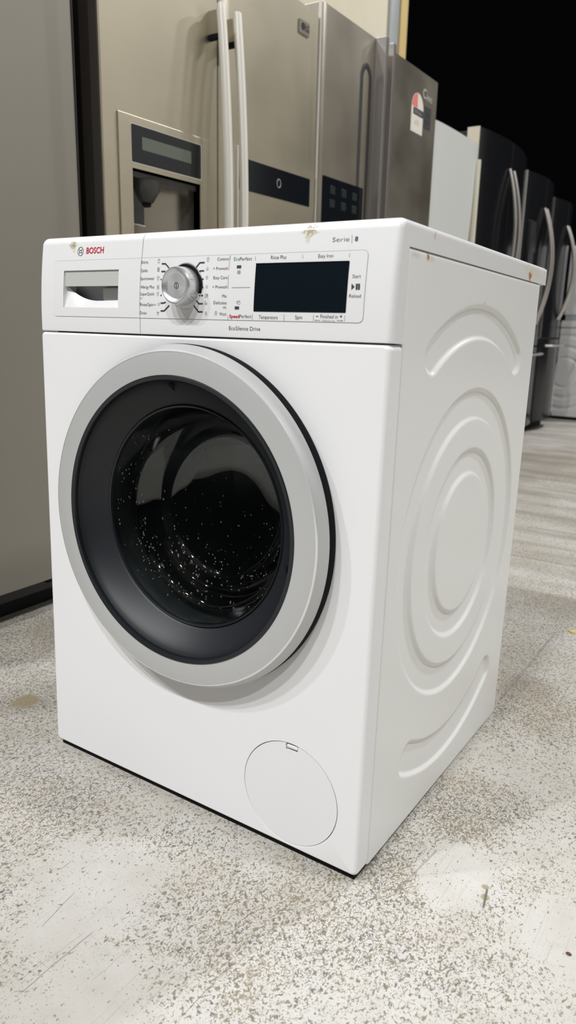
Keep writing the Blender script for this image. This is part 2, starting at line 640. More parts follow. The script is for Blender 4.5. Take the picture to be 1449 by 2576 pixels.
    for (x0, y0, x1, y1, w, k) in ((0.3096, -0.279, 0.2986, -0.222, 0.0006, 0.85), (0.250, -0.2056, 0.2503, -0.1838, 0.0006, 0.85), (0.3668, -0.3576, 0.3672, -0.2526, 0.0007, 0.85), (0.352, -0.345, 0.360, -0.260, 0.0005, 0.5),
                                   (0.5335, -0.278, 0.5358, -0.186, 0.0007, 0.8), (0.42, -0.30, 0.425, -0.16, 0.0005, 0.4), (0.598, 1.05, 0.594, 0.62, 0.004, 0.35),
                                   (0.25, 1.626, 2.6, 1.60, 0.006, 0.7), (0.25, 2.02, 2.6, 2.00, 0.012, 0.4), (0.645, 0.02, 0.66, 0.13, 0.002, 0.45),
                                   (0.752, 0.062, 0.745, 0.098, 0.0022, 0.95)):
        col = mix(mth('MULTIPLY', seg(x0, y0, x1, y1, w), k), col, (0.13, 0.115, 0.10))
    L.new(col, b.inputs['Base Color'])
    rg = step(chips, 0, 1, 0.50, 0.80)
    L.new(rg, b.inputs['Roughness'])
    b.inputs['Specular IOR Level'].default_value = 0.35
    bp = N.new('ShaderNodeBump')
    bp.inputs['Strength'].default_value = 0.25
    bp.inputs['Distance'].default_value = 0.0006
    hh = mth('SUBTRACT', mth('MULTIPLY', nz(240, 3), 0.4), chips)
    L.new(hh, bp.inputs['Height'])
    L.new(bp.outputs['Normal'], b.inputs['Normal'])


build_floor_material()

m, nt, b = new_mat('cream_board')
tc = nt.nodes.new('ShaderNodeTexCoord')
n1 = nt.nodes.new('ShaderNodeTexNoise'); n1.inputs['Scale'].default_value = 3.5; n1.inputs['Detail'].default_value = 6
nt.links.new(tc.outputs['Object'], n1.inputs['Vector'])
mx = nt.nodes.new('ShaderNodeMix'); mx.data_type = 'RGBA'
mx.inputs['A'].default_value = (0.66, 0.60, 0.45, 1); mx.inputs['B'].default_value = (0.76, 0.71, 0.57, 1)
nt.links.new(n1.outputs['Fac'], mx.inputs['Factor']); nt.links.new(mx.outputs['Result'], b.inputs['Base Color'])
b.inputs['Roughness'].default_value = 0.8
mat('galvanised', (0.42, 0.45, 0.46), 0.45, 0.4, vary=0.1)
mat('room_cream', (0.56, 0.545, 0.50), 0.85, vary=0.05)
mat('room_dark', (0.05, 0.05, 0.055), 0.9)
m, nt, b = new_mat('timber')
tc = nt.nodes.new('ShaderNodeTexCoord')
mp = nt.nodes.new('ShaderNodeMapping'); mp.inputs['Scale'].default_value = (30, 30, 3)
n1 = nt.nodes.new('ShaderNodeTexNoise'); n1.inputs['Scale'].default_value = 1.0; n1.inputs['Detail'].default_value = 5
nt.links.new(tc.outputs['Object'], mp.inputs['Vector']); nt.links.new(mp.outputs['Vector'], n1.inputs['Vector'])
mx = nt.nodes.new('ShaderNodeMix'); mx.data_type = 'RGBA'
mx.inputs['A'].default_value = (0.52, 0.36, 0.13, 1); mx.inputs['B'].default_value = (0.66, 0.52, 0.24, 1)
nt.links.new(n1.outputs['Fac'], mx.inputs['Factor']); nt.links.new(mx.outputs['Result'], b.inputs['Base Color'])
b.inputs['Roughness'].default_value = 0.7

struct(box('floor', (-8, 9, -8, 16, -0.12, 0.0), 'painted_concrete'))
struct(box('wall_left', (-1.50, -1.30, 1.0, 3.685, 0.001, 4.8), 'cream_board'))
struct(box('wall_right', (7.0, 7.2, 1.5, 11.5, 0.001, 8.4), 'room_cream'))
struct(box('ceiling', (-6.0, 7.0, -8, 3.0, 8.4, 8.5), 'room_cream'))
struct(box('trim_1', (-1.36, -1.28, 3.690, 3.795, 0.001, 4.8), 'galvanised', r=0.004))
struct(box('trim_2', (-1.36, -1.28, 3.820, 3.915, 0.001, 4.8), 'timber', r=0.004))


# ------------------------------------------------------------------ the washing machine
TILT = 0.022      # it leans back a little: the front feet are screwed out
washer = empty('washing_machine', 'white front loading washing machine with a silver porthole ring, nearest thing in the photo',
               'washing machine', (0, 0, 0), (-TILT, 0, 0))
ZB, ZS, ZL, ZT = 0.013, 0.7105, 0.8185, 0.8475
WX = 0.598
DC = (0.299, 0.459)      # porthole centre (x, z)


def yf(z):
    """the fascia leans back towards the top"""
    return 0.0 if z < 0.73 else 0.7 * (z - 0.73) ** 2


# cabinet: left side, back and base sheet
bm = bmesh.new()
add_box(bm, 0.0, 0.004, 0.0315, 0.576, ZB, ZL - 0.0005)
add_box(bm, 0.004, 0.594, 0.571, 0.576, ZB, ZL - 0.0005)
add_box(bm, 0.004, 0.594, 0.0315, 0.571, ZL - 0.004, ZL - 0.0005)
obj('cabinet', bm, 'white_enamel', washer)
obj('base_pan', prism([(0.010, 0.0008), (0.010, ZB + 0.010), (0.568, ZB + 0.010), (0.568, TILT * 0.568 + 0.0008)], 'x', 0.004, 0.590), 'base_black', washer)  # pan carried down to the floor, black in place of shade under the machine
for fx in (0.06, 0.538):
    for fy in (0.07, 0.505):
        z0 = TILT * fy / math.cos(TILT) + 0.0002
        lathe('foot', [(0.0, z0), (0.019, z0), (0.020, min(z0 + 0.002, 0.0135)), (0.012, 0.0136), (0.0, 0.0138)], (fx, fy, 0), 'base_black', washer, 20, 'z')

# front panel with the porthole opening and the pump flap opening
FC, FR = (0.4868, 0.0962), 0.0772
bm = bmesh.new()
secs = [(0.0065, 0.0), (0.0044, 0.0005), (0.0021, 0.0019), (0.0006, 0.0041), (0.0, 0.0068), (0.0, 0.0295)]
rings = []
for ins, y in secs:
    pts = rrect(ins, WX - ins, ZB + ins * 0.6, ZS - 0.0005 - ins * 0.6, 0.0075 - ins * 0.7, 5)
    rings.append([bm.verts.new((p[0], y, p[1])) for p in pts])
for A, B in zip(rings, rings[1:]):
    for i in range(len(A)):
        bm.faces.new((A[i], A[(i + 1) % len(A)], B[(i + 1) % len(A)], B[i]))
holes = []
for (cx, cz), R, n, wall in ((DC, 0.2365, 128, 0.022), (FC, FR, 72, 0.008)):
    lp = [[bm.verts.new((cx + (R + dr) * math.cos(2 * PI * i / n), y, cz + (R + dr) * math.sin(2 * PI * i / n))) for i in range(n)]
          for dr, y in ((0.0012, 0.0), (0.0003, 0.0004), (0.0, 0.0013), (0.0, wall))]
    for A, B in zip(lp, lp[1:]):
        for i in range(n):
            bm.faces.new((A[i], A[(i + 1) % n], B[(i + 1) % n], B[i]))
    holes.append(lp[0])
fill_loops(bm, [rings[0]] + holes)
weighted(obj('front_panel', bm, 'white_enamel', washer, 30))

# pump filter flap
rf = FR - 0.0009
a0 = math.acos((0.4980 - FC[0]) / rf)
a1 = math.acos((0.4785 - FC[0]) / rf)
out = [(0.4785, FC[1] + rf * math.sin(a1)), (0.4785, 0.1627), (0.4980, 0.1627), (0.4980, FC[1] + rf * math.sin(a0))]
n_ = 110
out += [(FC[0] + rf * math.cos(t), FC[1] + rf * math.sin(t)) for t in [a0 - (a0 + 2 * PI - a1) * k / n_ for k in range(1, n_)]]
bm = prism(out, 'y', 0.0003, 0.0050)
bevel(bm, cap_edges(bm, 'y', 0.0003), 0.0005, 2)
flap = weighted(obj('filter_flap', bm, 'white_plastic', washer, 40))
bm = bmesh.new()
add_box(bm, 0.4790, 0.4975, 0.0042, 0.0050, 0.1630, 0.1726)
obj('latch_recess', bm, 'recess_dark', flap)
box('latch', (0.4800, 0.4970, 0.0008, 0.0040, 0.1660, 0.1705), 'white_plastic', flap, 0.0005)

# embossed side panel
bm = bmesh.new()
SC = (0.298, 0.415)


def sst(x, a, b_):
    t = max(0.0, min(1.0, (x - a) / (b_ - a)))
    return t * t * (3 - 2 * t)


def emboss(y, z):
    dy, dz = y - SC[0], z - SC[1]
    r = math.hypot(dy, dz)
    a = math.degrees(math.atan2(dz, dy)) % 360

    def band(r0, r1, e0=0.0055, e1=0.0060):
        return sst(r, r0 - 0.002, r0 + e0) * (1 - sst(r, r1 - e1, r1 + 0.001))
    d = 0.0048 * band(0.190, 0.236)
    d = max(d, 0.0048 * band(0.107, 0.147))

    def arc(r0, r1, a0, a1):
        s0 = math.radians(a - a0) * r
        s1 = math.radians(a1 - a) * r
        # ends run round, like a crescent
        k = (r - (r0 + r1) / 2) / ((r1 - r0) / 2)
        end = 0.016 * k * k
        return band(r0, r1) * sst(s0 - end, 0.0, 0.014) * sst(s1 - end, 0.0, 0.014)
    d = max(d, 0.0050 * arc(0.306, 0.354, 51.5, 126.5))
    d = max(d, 0.0048 * arc(0.306, 0.359, 237.5, 308))
    return d


ny, nz_ = 330, 488
Y0, Y1, Z0, Z1 = 0.0318, 0.5755, ZB + 0.0005, ZL - 0.0016
grid = []
for j in range(nz_ + 1):
    row = []
    for i in range(ny + 1):
        y = Y0 + (Y1 - Y0) * i / ny
        z = Z0 + (Z1 - Z0) * j / nz_
        edge = min(y - Y0, Z1 - z, Y1 - y)
        rd = 0.0016 * max(0.0, 1 - edge / 0.003) ** 2
        row.append(bm.verts.new((WX - 0.0003 - emboss(y, z) - rd, y, z)))
    grid.append(row)
for j in range(nz_):
    for i in range(ny):
        bm.faces.new((grid[j][i], grid[j][i + 1], grid[j + 1][i + 1], grid[j + 1][i]))
be = [e for e in bm.edges if e.is_boundary]
ext = bmesh.ops.extrude_edge_only(bm, edges=be)
for v in [g for g in ext['geom'] if isinstance(g, bmesh.types.BMVert)]:
    v.co.x = WX - 0.011
sp = obj('side_panel', bm, 'side_enamel', washer, 50)

# fascia profile (y, z) with an inward direction used where its ends run round
front = []
front.append((0.0315, ZS + 0.0008, 0, 0))
front.append((0.0018, ZS + 0.0008, 1, 0))
front.append((0.0004, ZS + 0.0014, 1, 0))
front.append((0.0, ZS + 0.0030, 1, 0))
for i in range(11):
    z = 0.722 + (0.833 - 0.722) * i / 10
    front.append((yf(z), z, 1, 0))
RF = ZT - 0.834
ya = yf(0.834)
for i in range(9):
    a = PI - PI / 2 * i / 8
    front.append((ya + RF + RF * math.cos(a), 0.834 + RF * math.sin(a), -math.cos(a), -math.sin(a)))


def fascia_piece(prof, x0, x1, round0, round1, r=0.0075, mid=()):
    bm = bmesh.new()
    xs = []
    if round0:
        xs += [(x0 + r - r * math.cos(t), r - r * math.sin(t)) for t in [PI / 2 * k / 6 for k in range(7)]]
    else:
        xs += [(x0, 0.0004), (x0 + 0.0004, 0.0)]
    xs += [(x, 0.0) for x in mid]
    if round1:
        xs += [(x1 - r + r * math.sin(t), r - r * math.cos(t)) for t in [PI / 2 * k / 6 for k in range(7)]]
    else:
        xs += [(x1 - 0.0004, 0.0), (x1, 0.0004)]
    rings = [[bm.verts.new((x, p[0] + p[2] * ins, p[1] + p[3] * ins)) for p in prof] for x, ins in xs]
    n = len(prof)
    for A, B in zip(rings, rings[1:]):
        for i in range(n):
            bm.faces.new((A[i], A[(i + 1) % n], B[(i + 1) % n], B[i]))
    bm.faces.new(rings[0])
    bm.faces.new(rings[-1][::-1])
    return bm


XD = 0.2121        # joint between the drawer front and the fascia
LD = 0.6055        # back of the lid
lprof = front + [(LD - 0.004, ZT, 0, -1), (LD - 0.001, ZT - 0.001, 0, -0.5), (LD, ZT - 0.004, 0, 0), (LD, ZL, 0, 0), (0.0315, ZL, 0, 0)]
bm = fascia_piece(lprof, XD + 0.0005, WX, False, True)
add_box(bm, 0.0, XD + 0.0004, 0.0322, LD, ZL, ZT, 0.002)
fascia = weighted(obj('control_fascia', bm, 'white_plastic', washer, 30))

dprof = front + [(0.0312, ZT, 0, -1)]
drawer = obj('detergent_drawer', fascia_piece(dprof, 0.0, XD - 0.0005, True, False, mid=(0.0300, 0.0500, 0.1750)), 'drawer_plastic', washer, 30)


def curved_plate(name, x0, x1, z0, z1, rl, rr, off, material, parent):
    """thin plate that follows the leaning fascia"""
    bm = bmesh.new()
    zs = sorted({z0 + (z1 - z0) * i / 14 for i in range(15)} | {z0 + 0.006 * (1 - math.cos(t)) for t in (0.3, 0.7, 1.1, 1.57)} | {z1 - 0.006 * (1 - math.cos(t)) for t in (0.3, 0.7, 1.1, 1.57)})
    rows = []
    for z in zs:
        def ins(r):
            if r <= 0:
                return 0.0
            d = min(z - z0, z1 - z)
            return 0.0 if d >= r else r - math.sqrt(max(0, r * r - (r - d) ** 2))
        rows.append([bm.verts.new((x0 + ins(rl), yf(z) - off, z)), bm.verts.new((x1 - ins(rr), yf(z) - off, z))])
    for A, B in zip(rows, rows[1:]):
        bm.faces.new((A[0], A[1], B[1], B[0]))
    be = [e for e in bm.edges if e.is_boundary]
    ext = bmesh.ops.extrude_edge_only(bm, edges=be)
    for v in [g for g in ext['geom'] if isinstance(g, bmesh.types.BMVert)]:
        v.co.y += off + 0.0008
    return obj(name, bm, material, parent, 30)


def ribbon(bm, pts, w, off=0.0011, mi=0):
    """flat printed line on the fascia"""
    pts = [Vector(p) for p in pts]
    L_, R_ = [], []
    for i, p in enumerate(pts):
        d0 = (pts[i] - pts[i - 1]).normalized() if i else (pts[1] - pts[0]).normalized()
        d1 = (pts[i + 1] - pts[i]).normalized() if i < len(pts) - 1 else d0
        d = (d0 + d1).normalized()
        n_ = Vector((-d.y, d.x)) * (w / 2) / max(0.5, d.dot(d1))
        for lst, q in ((L_, p + n_), (R_, p - n_)):
            lst.append(bm.verts.new((q.x, yf(q.y) - off, q.y)))
    for i in range(len(pts) - 1):
        f = bm.faces.new((L_[i], L_[i + 1], R_[i + 1], R_[i]))
        f.material_index = mi


PX0, PX1, PZ0, PZ1 = 0.0335, 0.5605, 0.7333, 0.8125
curved_plate('drawer_plate', PX0, XD - 0.0005, PZ0, PZ1, 0.006, 0, 0.0006, 'panel_plastic', drawer)
curved_plate('control_panel', XD + 0.0005, PX1, PZ0, PZ1, 0, 0.006, 0.0006, 'panel_plastic', fascia)
# the handle hole is cut through drawer front and plate
for o_ in (drawer, drawer.children[0]):
    boolean_cut(o_, box('cutter', (0.0558, 0.1697, -0.02, 0.026, 0.7462, 0.7985), 'white_plastic', washer))
bm = bmesh.new()
zs_ = [PZ0, *[PZ0 + (PZ1 - PZ0) * i / 10 for i in range(1, 10)], PZ1]
out = [(XD - 0.001, PZ0)] + [(PX0 + 0.006 - 0.006 * math.sin(t), PZ0 + 0.006 - 0.006 * math.cos(t)) for t in [PI / 2 * k / 5 for k in range(6)]]
out += [(PX0, z) for z in zs_[2:-2]]
out += [(PX0 + 0.006 - 0.006 * math.cos(t), PZ1 - 0.006 + 0.006 * math.sin(t)) for t in [PI / 2 * k / 5 for k in range(6)]] + [(XD - 0.001, PZ1)]
ribbon(bm, out, 0.0009, 0.0003)
obj('panel_seam', bm, 'print_grey', drawer)  # grey line drawn for the shade in the gap round the plate
bm = bmesh.new()
out = [(XD + 0.001, PZ0)] + [(PX1 - 0.006 + 0.006 * math.sin(t), PZ0 + 0.006 - 0.006 * math.cos(t)) for t in [PI / 2 * k / 5 for k in range(6)]]
out += [(PX1, z) for z in zs_[2:-2]]
out += [(PX1 - 0.006 + 0.006 * math.cos(t), PZ1 - 0.006 + 0.006 * math.sin(t)) for t in [PI / 2 * k / 5 for k in range(6)]] + [(XD + 0.001, PZ1)]
ribbon(bm, out, 0.0010, 0.0004)
obj('panel_seam', bm, 'print_grey', fascia)  # the same gap shade, drawn round the control panel

# inside of the drawer handle
bm = bmesh.new()
HX0, HX1, HZ0, HZ1 = 0.0559, 0.1696, 0.7463, 0.7984
add_box(bm, HX0, HX1, 0.0255, 0.0262, HZ0, HZ1)                     # back of the hollow
obj('handle_hollow', bm, 'recess_dark', drawer)
bm = bmesh.new()                                                     # flap hanging over the hollow
vs = [(HX0, 0.0046, HZ1), (HX1, 0.0046, HZ1), (HX1, 0.0036, 0.7765), (HX0, 0.0036, 0.7765)]
fr = [bm.verts.new(v) for v in vs]
bk = [bm.verts.new((v[0], v[1] + 0.004, v[2])) for v in vs]
bm.faces.new(fr); bm.faces.new(bk[::-1])
for i in range(4):
    bm.faces.new((fr[i], bk[i], bk[(i + 1) % 4], fr[(i + 1) % 4]))
obj('handle_flap', bm, 'recess_plastic', drawer)
bm = bmesh.new()                                                     # curved scoop below
nx = 40
rowsv = [[], [], [], []]
for i in range(nx + 1):
    u = -1 + 2 * i / nx
    x = HX0 + (HX1 - HX0) * i / nx
    crest = 0.7562 + 0.0200 * (max(0, 0.15 - u) / 1.15) ** 2.2 + 0.0012 * max(0, u)
    rowsv[0].append(bm.verts.new((x, 0.0012, HZ0)))
    rowsv[1].append(bm.verts.new((x, 0.0035, HZ0 + (crest - HZ0) * 0.30)))
    rowsv[2].append(bm.verts.new((x, 0.0105, crest)))
    rowsv[3].append(bm.verts.new((x, 0.0250, crest - 0.0075)))
for A, B in zip(rowsv, rowsv[1:]):
    for i in range(nx):
        bm.faces.new((A[i], A[i + 1], B[i + 1], B[i]))
obj('handle_scoop', bm, 'drawer_plastic', drawer, 60)
bm = bmesh.new()
add_box(bm, 0.1180, 0.1694, 0.019, 0.0252, 0.757, 0.7760, 0.003)
obj('drawer_catch', bm, 'recess_plastic', drawer, 40)

# display
curved_plate('display_window', 0.4068, 0.5380, 0.7440, 0.8008, 0.0008, 0.0008, 0.0011, 'display_glass', fascia)
bm = bmesh.new()
ribbon(bm, [(0.4068, 0.8010), (0.5380, 0.8010)], 0.0009, 0.0016)
obj('display_rim', bm, 'chrome', fascia)

# printed lettering
TEXTS=[
 ('Shirts', 0.2121, 0.2252, 0.8052, 0.004, 'k') ,
 ('Quilts', 0.2126, 0.2252, 0.7942, 0.004, 'k') ,
 ('Sportswear', 0.2125, 0.2384, 0.7837, 0.0041, 'k') ,
 ('Allergy Plus', 0.2131, 0.2387, 0.7725, 0.0042, 'k') ,
 ('SuperQuick', 0.2131, 0.2394, 0.7634, 0.004, 'k') ,
 ("15'", 0.2133, 0.2167, 0.7583, 0.0025, 'k') ,
 ('Rinse/Spin', 0.2131, 0.237, 0.7492, 0.0043, 'k') ,
 ('Drain', 0.2132, 0.2252, 0.7381, 0.0041, 'k') ,
 ('Cottons', 0.3451, 0.3632, 0.8062, 0.0039, 'k') ,
 ('+ Prewash', 0.3394, 0.3633, 0.7948, 0.0037, 'k') ,
 ('Easy Care', 0.3408, 0.3636, 0.7834, 0.0039, 'k') ,
 ('+ Prewash', 0.3398, 0.3638, 0.772, 0.0039, 'k') ,
 ('Mix', 0.3564, 0.3638, 0.7607, 0.0039, 'k') ,
 ('Delicates', 0.3428, 0.364, 0.7524, 0.004, 'k') ,
 ('Silk', 0.3583, 0.3641, 0.7471, 0.0028, 'k') ,
 ('Wool', 0.3527, 0.3637, 0.7384, 0.004, 'k') ,
 ('Eco', 0.3718, 0.3807, 0.8054, 0.0044, 'g') ,
 ('Perfect', 0.3811, 0.3998, 0.8053, 0.0043, 'k') ,
 ('Rinse Plus', 0.4282, 0.4506, 0.8058, 0.0044, 'k') ,
 ('Easy Iron', 0.4956, 0.5156, 0.8058, 0.0041, 'k') ,
 ('Speed', 0.3689, 0.3849, 0.7358, 0.0041, 'r') ,
 ('Perfect', 0.3854, 0.4036, 0.736, 0.0041, 'k') ,
 ('Temperature', 0.4153, 0.4435, 0.7353, 0.0045, 'k') ,
 ('Spin', 0.469, 0.479, 0.7359, 0.0044, 'k') ,
 ('Finished in', 0.5043, 0.5278, 0.7375, 0.0042, 'k') ,
 ('Child lock 3 sec.', 0.5069, 0.5246, 0.7337, 0.002, 'k') ,
 ('Start', 0.5434, 0.5542, 0.7825, 0.004, 'k') ,
 ('Reload', 0.5411, 0.5563, 0.7609, 0.0039, 'k') ,
 ('EcoSilence Drive', 0.3684, 0.4176, 0.7207, 0.0049, 'k') ,
 ('@', 0.3783, 0.3839, 0.7901, 0.0035, 'k') ,
 ('Serie', 0.512, 0.5343, 0.8231, 0.005, 'k') ,
 ('8', 0.5414, 0.5455, 0.8229, 0.005, 'b') ,
 ('BOSCH', 0.1012, 0.1368, 0.8218, 0.0084, 'r') ,
]
LINES=[
 (0.0019, [(0.2503, 0.8044), (0.257, 0.8042), (0.2644, 0.7982)]) ,
 (0.0019, [(0.2504, 0.7943), (0.2576, 0.7944)]) ,
 (0.0019, [(0.2498, 0.7841), (0.2513, 0.784)]) ,
 (0.0019, [(0.2507, 0.7635), (0.2526, 0.7632)]) ,
 (0.0019, [(0.2511, 0.7532), (0.2575, 0.7535), (0.2601, 0.7548)]) ,
 (0.0019, [(0.2512, 0.743), (0.2577, 0.7431), (0.2669, 0.7504)]) ,
 (0.0019, [(0.3088, 0.7964), (0.3165, 0.8042), (0.3245, 0.8043)]) ,
 (0.0019, [(0.3137, 0.7904), (0.318, 0.794), (0.3246, 0.794)]) ,
 (0.0019, [(0.3182, 0.7838), (0.3246, 0.7838)]) ,
 (0.0019, [(0.3185, 0.7734), (0.3248, 0.7734)]) ,
 (0.0019, [(0.3184, 0.7631), (0.3249, 0.7631)]) ,
 (0.0019, [(0.3139, 0.7565), (0.3182, 0.7528), (0.325, 0.7528)]) ,
 (0.0019, [(0.3095, 0.7505), (0.3181, 0.7425), (0.3251, 0.7426)]) ,
 (0.0006, [(0.3645, 0.8106), (0.3649, 0.794)]) ,
 (0.0006, [(0.3649, 0.7882), (0.3651, 0.7714)]) ,
 (0.0006, [(0.4048, 0.8099), (0.405, 0.8052)]) ,
 (0.0006, [(0.4732, 0.8104), (0.4743, 0.8056)]) ,
 (0.0006, [(0.5369, 0.8099), (0.537, 0.8056)]) ,
 (0.0006, [(0.3715, 0.7729), (0.3999, 0.773)]) ,
 (0.0006, [(0.4053, 0.7412), (0.4052, 0.734)]) ,
 (0.0006, [(0.4528, 0.7411), (0.453, 0.7339)]) ,
 (0.0006, [(0.4948, 0.7409), (0.4946, 0.7341)]) ,
 (0.0006, [(0.5369, 0.7411), (0.537, 0.7343)]) ,
 (0.0006, [(0.4979, 0.7349), (0.5045, 0.735)]) ,
 (0.0006, [(0.5269, 0.7351), (0.5342, 0.7351)]) ,
 (0.0008, [(0.4982, 0.7395), (0.5014, 0.7395)]) ,
 (0.0008, [(0.5306, 0.7399), (0.5337, 0.74)]) ,
 (0.0008, [(0.532, 0.7415), (0.5322, 0.7384)]) ,
 (0.0024, [(0.5498, 0.7762), (0.5501, 0.7696)]) ,
 (0.0024, [(0.5527, 0.7762), (0.5531, 0.7696)]) ,
 (0.0007, [(0.5371, 0.8298), (0.5378, 0.8211)]) ,
 (0.0058, [(0.3791, 0.7979), (0.3822, 0.7978)]) ,
 (0.0058, [(0.3792, 0.7481), (0.3823, 0.7481)]) ,
]
PRINT_MATS = ['print_dark', 'print_red', 'print_green', 'print_blue', 'print_grey']


def print_obj(name, bm, parent):
    return obj(name, bm, PRINT_MATS, parent)


for s, x0, x1, z, h, c in TEXTS:
    t = text_bm(s, x0, x1, z, h, 0.018 if s in ('BOSCH', 'Speed', '8') else -0.012 if s == 'Serie' else -0.006)
    on_plate = PZ0 < z < PZ1
    for v in t.verts:
        v.co.y = yf(v.co.z) - (0.0010 if on_plate else 0.0004)
    for f in t.faces:
        f.material_index = {'k': 0, 'r': 1, 'g': 2, 'b': 3}[c]
    nm = 'brand_lettering' if s == 'BOSCH' else 'series_lettering' if s in ('Serie', '8') else 'lettering'
    print_obj(nm, t, drawer if s == 'BOSCH' else fascia)
for wd, pts in LINES:
    t = bmesh.new()
    off = 0.0004 if wd == 0.0007 else 0.0010
    thin = wd <= 0.0007
    if wd > 0.005:
        xm = (pts[0][0] + pts[1][0]) / 2
        pts, wd = [(xm - 0.0034, pts[0][1]), (xm + 0.0034, pts[0][1])], 0.0036
        slot = True
    else:
        slot = False
    ribbon(t, pts, wd, off, 4 if thin else 0)
    print_obj('divider_line' if thin else 'indicator_slot' if slot else 'printed_mark' if wd in (0.0008, 0.0024) else 'dial_tick', t, fascia)
# play triangle, arrow ends
t = bmesh.new()
t.faces.new([t.verts.new((x, yf(z) - 0.0010, z)) for x, z in ((0.5431, 0.7765), (0.5473, 0.7729), (0.5433, 0.7694))])
print_obj('start_symbol', t, fascia)
for cx, cz in ((0.4979, 0.7349), (0.5338, 0.7351)):
    t = bmesh.new()
    t.faces.new([t.verts.new((cx + 0.0007 * math.cos(k), yf(cz) - 0.0010, cz + 0.0007 * math.sin(k))) for k in [2 * PI * i / 10 for i in range(10)]])
    print_obj('arrow_dot', t, fascia)
# joint beside the dial field
t = bmesh.new()
ribbon(t, [(0.3656, 0.8125), (0.3666, 0.7333)], 0.0008, 0.0009, 4)
print_obj('divider_line', t, fascia)
ICONS = {
    'shirt': [[(-.7, -1), (-.7, .5), (-.3, 1), (.3, 1), (.7, .5), (.7, -1), (-.7, -1)], [(-.3, 1), (0, .5), (.3, 1)]],
    'quilt': [[(-.8, -1), (-.8, 1), (.8, 1), (.8, -1), (-.8, -1)], [(-.8, .3), (.8, .3)], [(-.8, -.3), (.8, -.3)], [(0, -1), (0, 1)]],
    'tee': [[(-.5, -1), (-.5, .2), (-1, .3), (-.6, 1), (.6, 1), (1, .3), (.5, .2), (.5, -1), (-.5, -1)]],
    'allergy': [[(-.8, -1), (-.8, 1), (.8, 1), (.8, -1), (-.8, -1)], [(0, -.5), (.4, 0), (0, .5), (-.4, 0), (0, -.5)]],
    'clock': [[(math.cos(k * PI / 6) * .9, math.sin(k * PI / 6) * .9 - .1) for k in range(13)], [(0, .5), (0, 0)], [(-.7, .8), (-.3, 1)], [(.7, .8), (.3, 1)]],
    'tub': [[(-1, .4), (-1, -.4), (1, -.4), (1, .4)], [(-.5, .1), (-.5, -.1)], [(0, .1), (0, -.1)], [(.5, .1), (.5, -.1)]],
    'spin': [[(math.cos(k * PI / 6) * (.35 + k * .045), math.sin(k * PI / 6) * (.35 + k * .045)) for k in range(16)]],
    'drain': [[(-1, 1), (-.7, .1), (.7, .1), (1, 1)], [(0, .1), (0, -1)], [(-.4, -.6), (0, -1), (.4, -.6)], [(-1, .6), (1, .6)]],
    'prewash': [[(-.9, .3), (-.7, -.9), (.7, -.9), (.9, .3)], [(0, 1), (0, -.5)]],
    'care': [[(-1, 0), (0, .7), (1, 0), (.45, 0), (.45, -1), (-.45, -1), (-.45, 0), (-1, 0)], [(0, .7), (0, 1.1)]],
    'mix': [[(-1.2, -1), (-1.2, .5), (-.8, 1), (-.4, .5), (-.4, -1), (-1.2, -1)], [(.2, -1), (.2, .9), (1, .9), (1, -1)], [(.6, .9), (.6, -.2)]],
    'delicates': [[(-.9, 1.1), (-.9, -.9), (-.3, -.9), (-.3, .4), (-.6, 1.1)], [(.2, .2), (.2, -.9), (.6, -.3), (1, -.9), (1, .2)]],
    'yarn': [[(math.cos(k * PI / 5) * .6, math.sin(k * PI / 5) * .5 + .45) for k in range(11)], [(math.cos(k * PI / 5) * .6, math.sin(k * PI / 5) * .5 - .5) for k in range(11)]],
    'wool': [[(-1, 0), (-.8, -1), (.8, -1), (1, 0)], [(math.cos(k * PI / 5) * .6 + .1, math.sin(k * PI / 5) * .6 + .35) for k in range(11)], [(-.3, .3), (.4, .6)]],
}
for nm, x, z in (('shirt', .2447, .8081), ('quilt', .2449, .7970), ('tee', .2452, .7857), ('allergy', .2455, .7740), ('clock', .2456, .7652),
                 ('tub', .2402, .7515), ('spin', .2474, .7516), ('drain', .2462, .7398),
                 ('tee', .3297, .8079), ('prewash', .3298, .7970), ('care', .3299, .7860), ('prewash', .3302, .7748), ('mix', .3307, .7629),
                 ('delicates', .3302, .7539), ('yarn', .3306, .7407), ('wool', .3469, .7416), ('clock', .3836, .7546)):
    t = bmesh.new()
    for st in ICONS[nm]:
        ribbon(t, [(x + .0024 * a * .85, z + .0024 * b_) for a, b_ in st], 0.00032, 0.0010, 0)
    if abs(x - .3836) < 1e-6:
        for k in range(3):
            ribbon(t, [(.3797 + .0003 * k, .7560 - .0012 * k), (.3812, .7560 - .0012 * k)], 0.00045, 0.0010, 0)
    print_obj('programme_icon', t, fascia)
# round emblem beside the red lettering
eb = bmesh.new()
ex, ez = 0.0889, 0.8252
for R in (0.0060,):
    ribbon(eb, [(ex + R * math.cos(2 * PI * k / 28), ez + R * math.sin(2 * PI * k / 28)) for k in range(29)], 0.00065, 0.0004)
for sx in (-1, 1):
    ribbon(eb, [(ex + sx * (.0034 - .0018 * (t * t) ** .5 * 0 - .0009 * math.cos(t * 1.4)), ez + .0042 * t) for t in [-1, -.5, 0, .5, 1]], 0.0007, 0.0004)
ribbon(eb, [(ex - .0024, ez + .0015), (ex + .0024, ez + .0015)], 0.0007, 0.0004)
ribbon(eb, [(ex - .0024, ez - .0015), (ex + .0024, ez - .0015)], 0.0007, 0.0004)
obj('round_emblem', eb, 'print_dark', drawer)

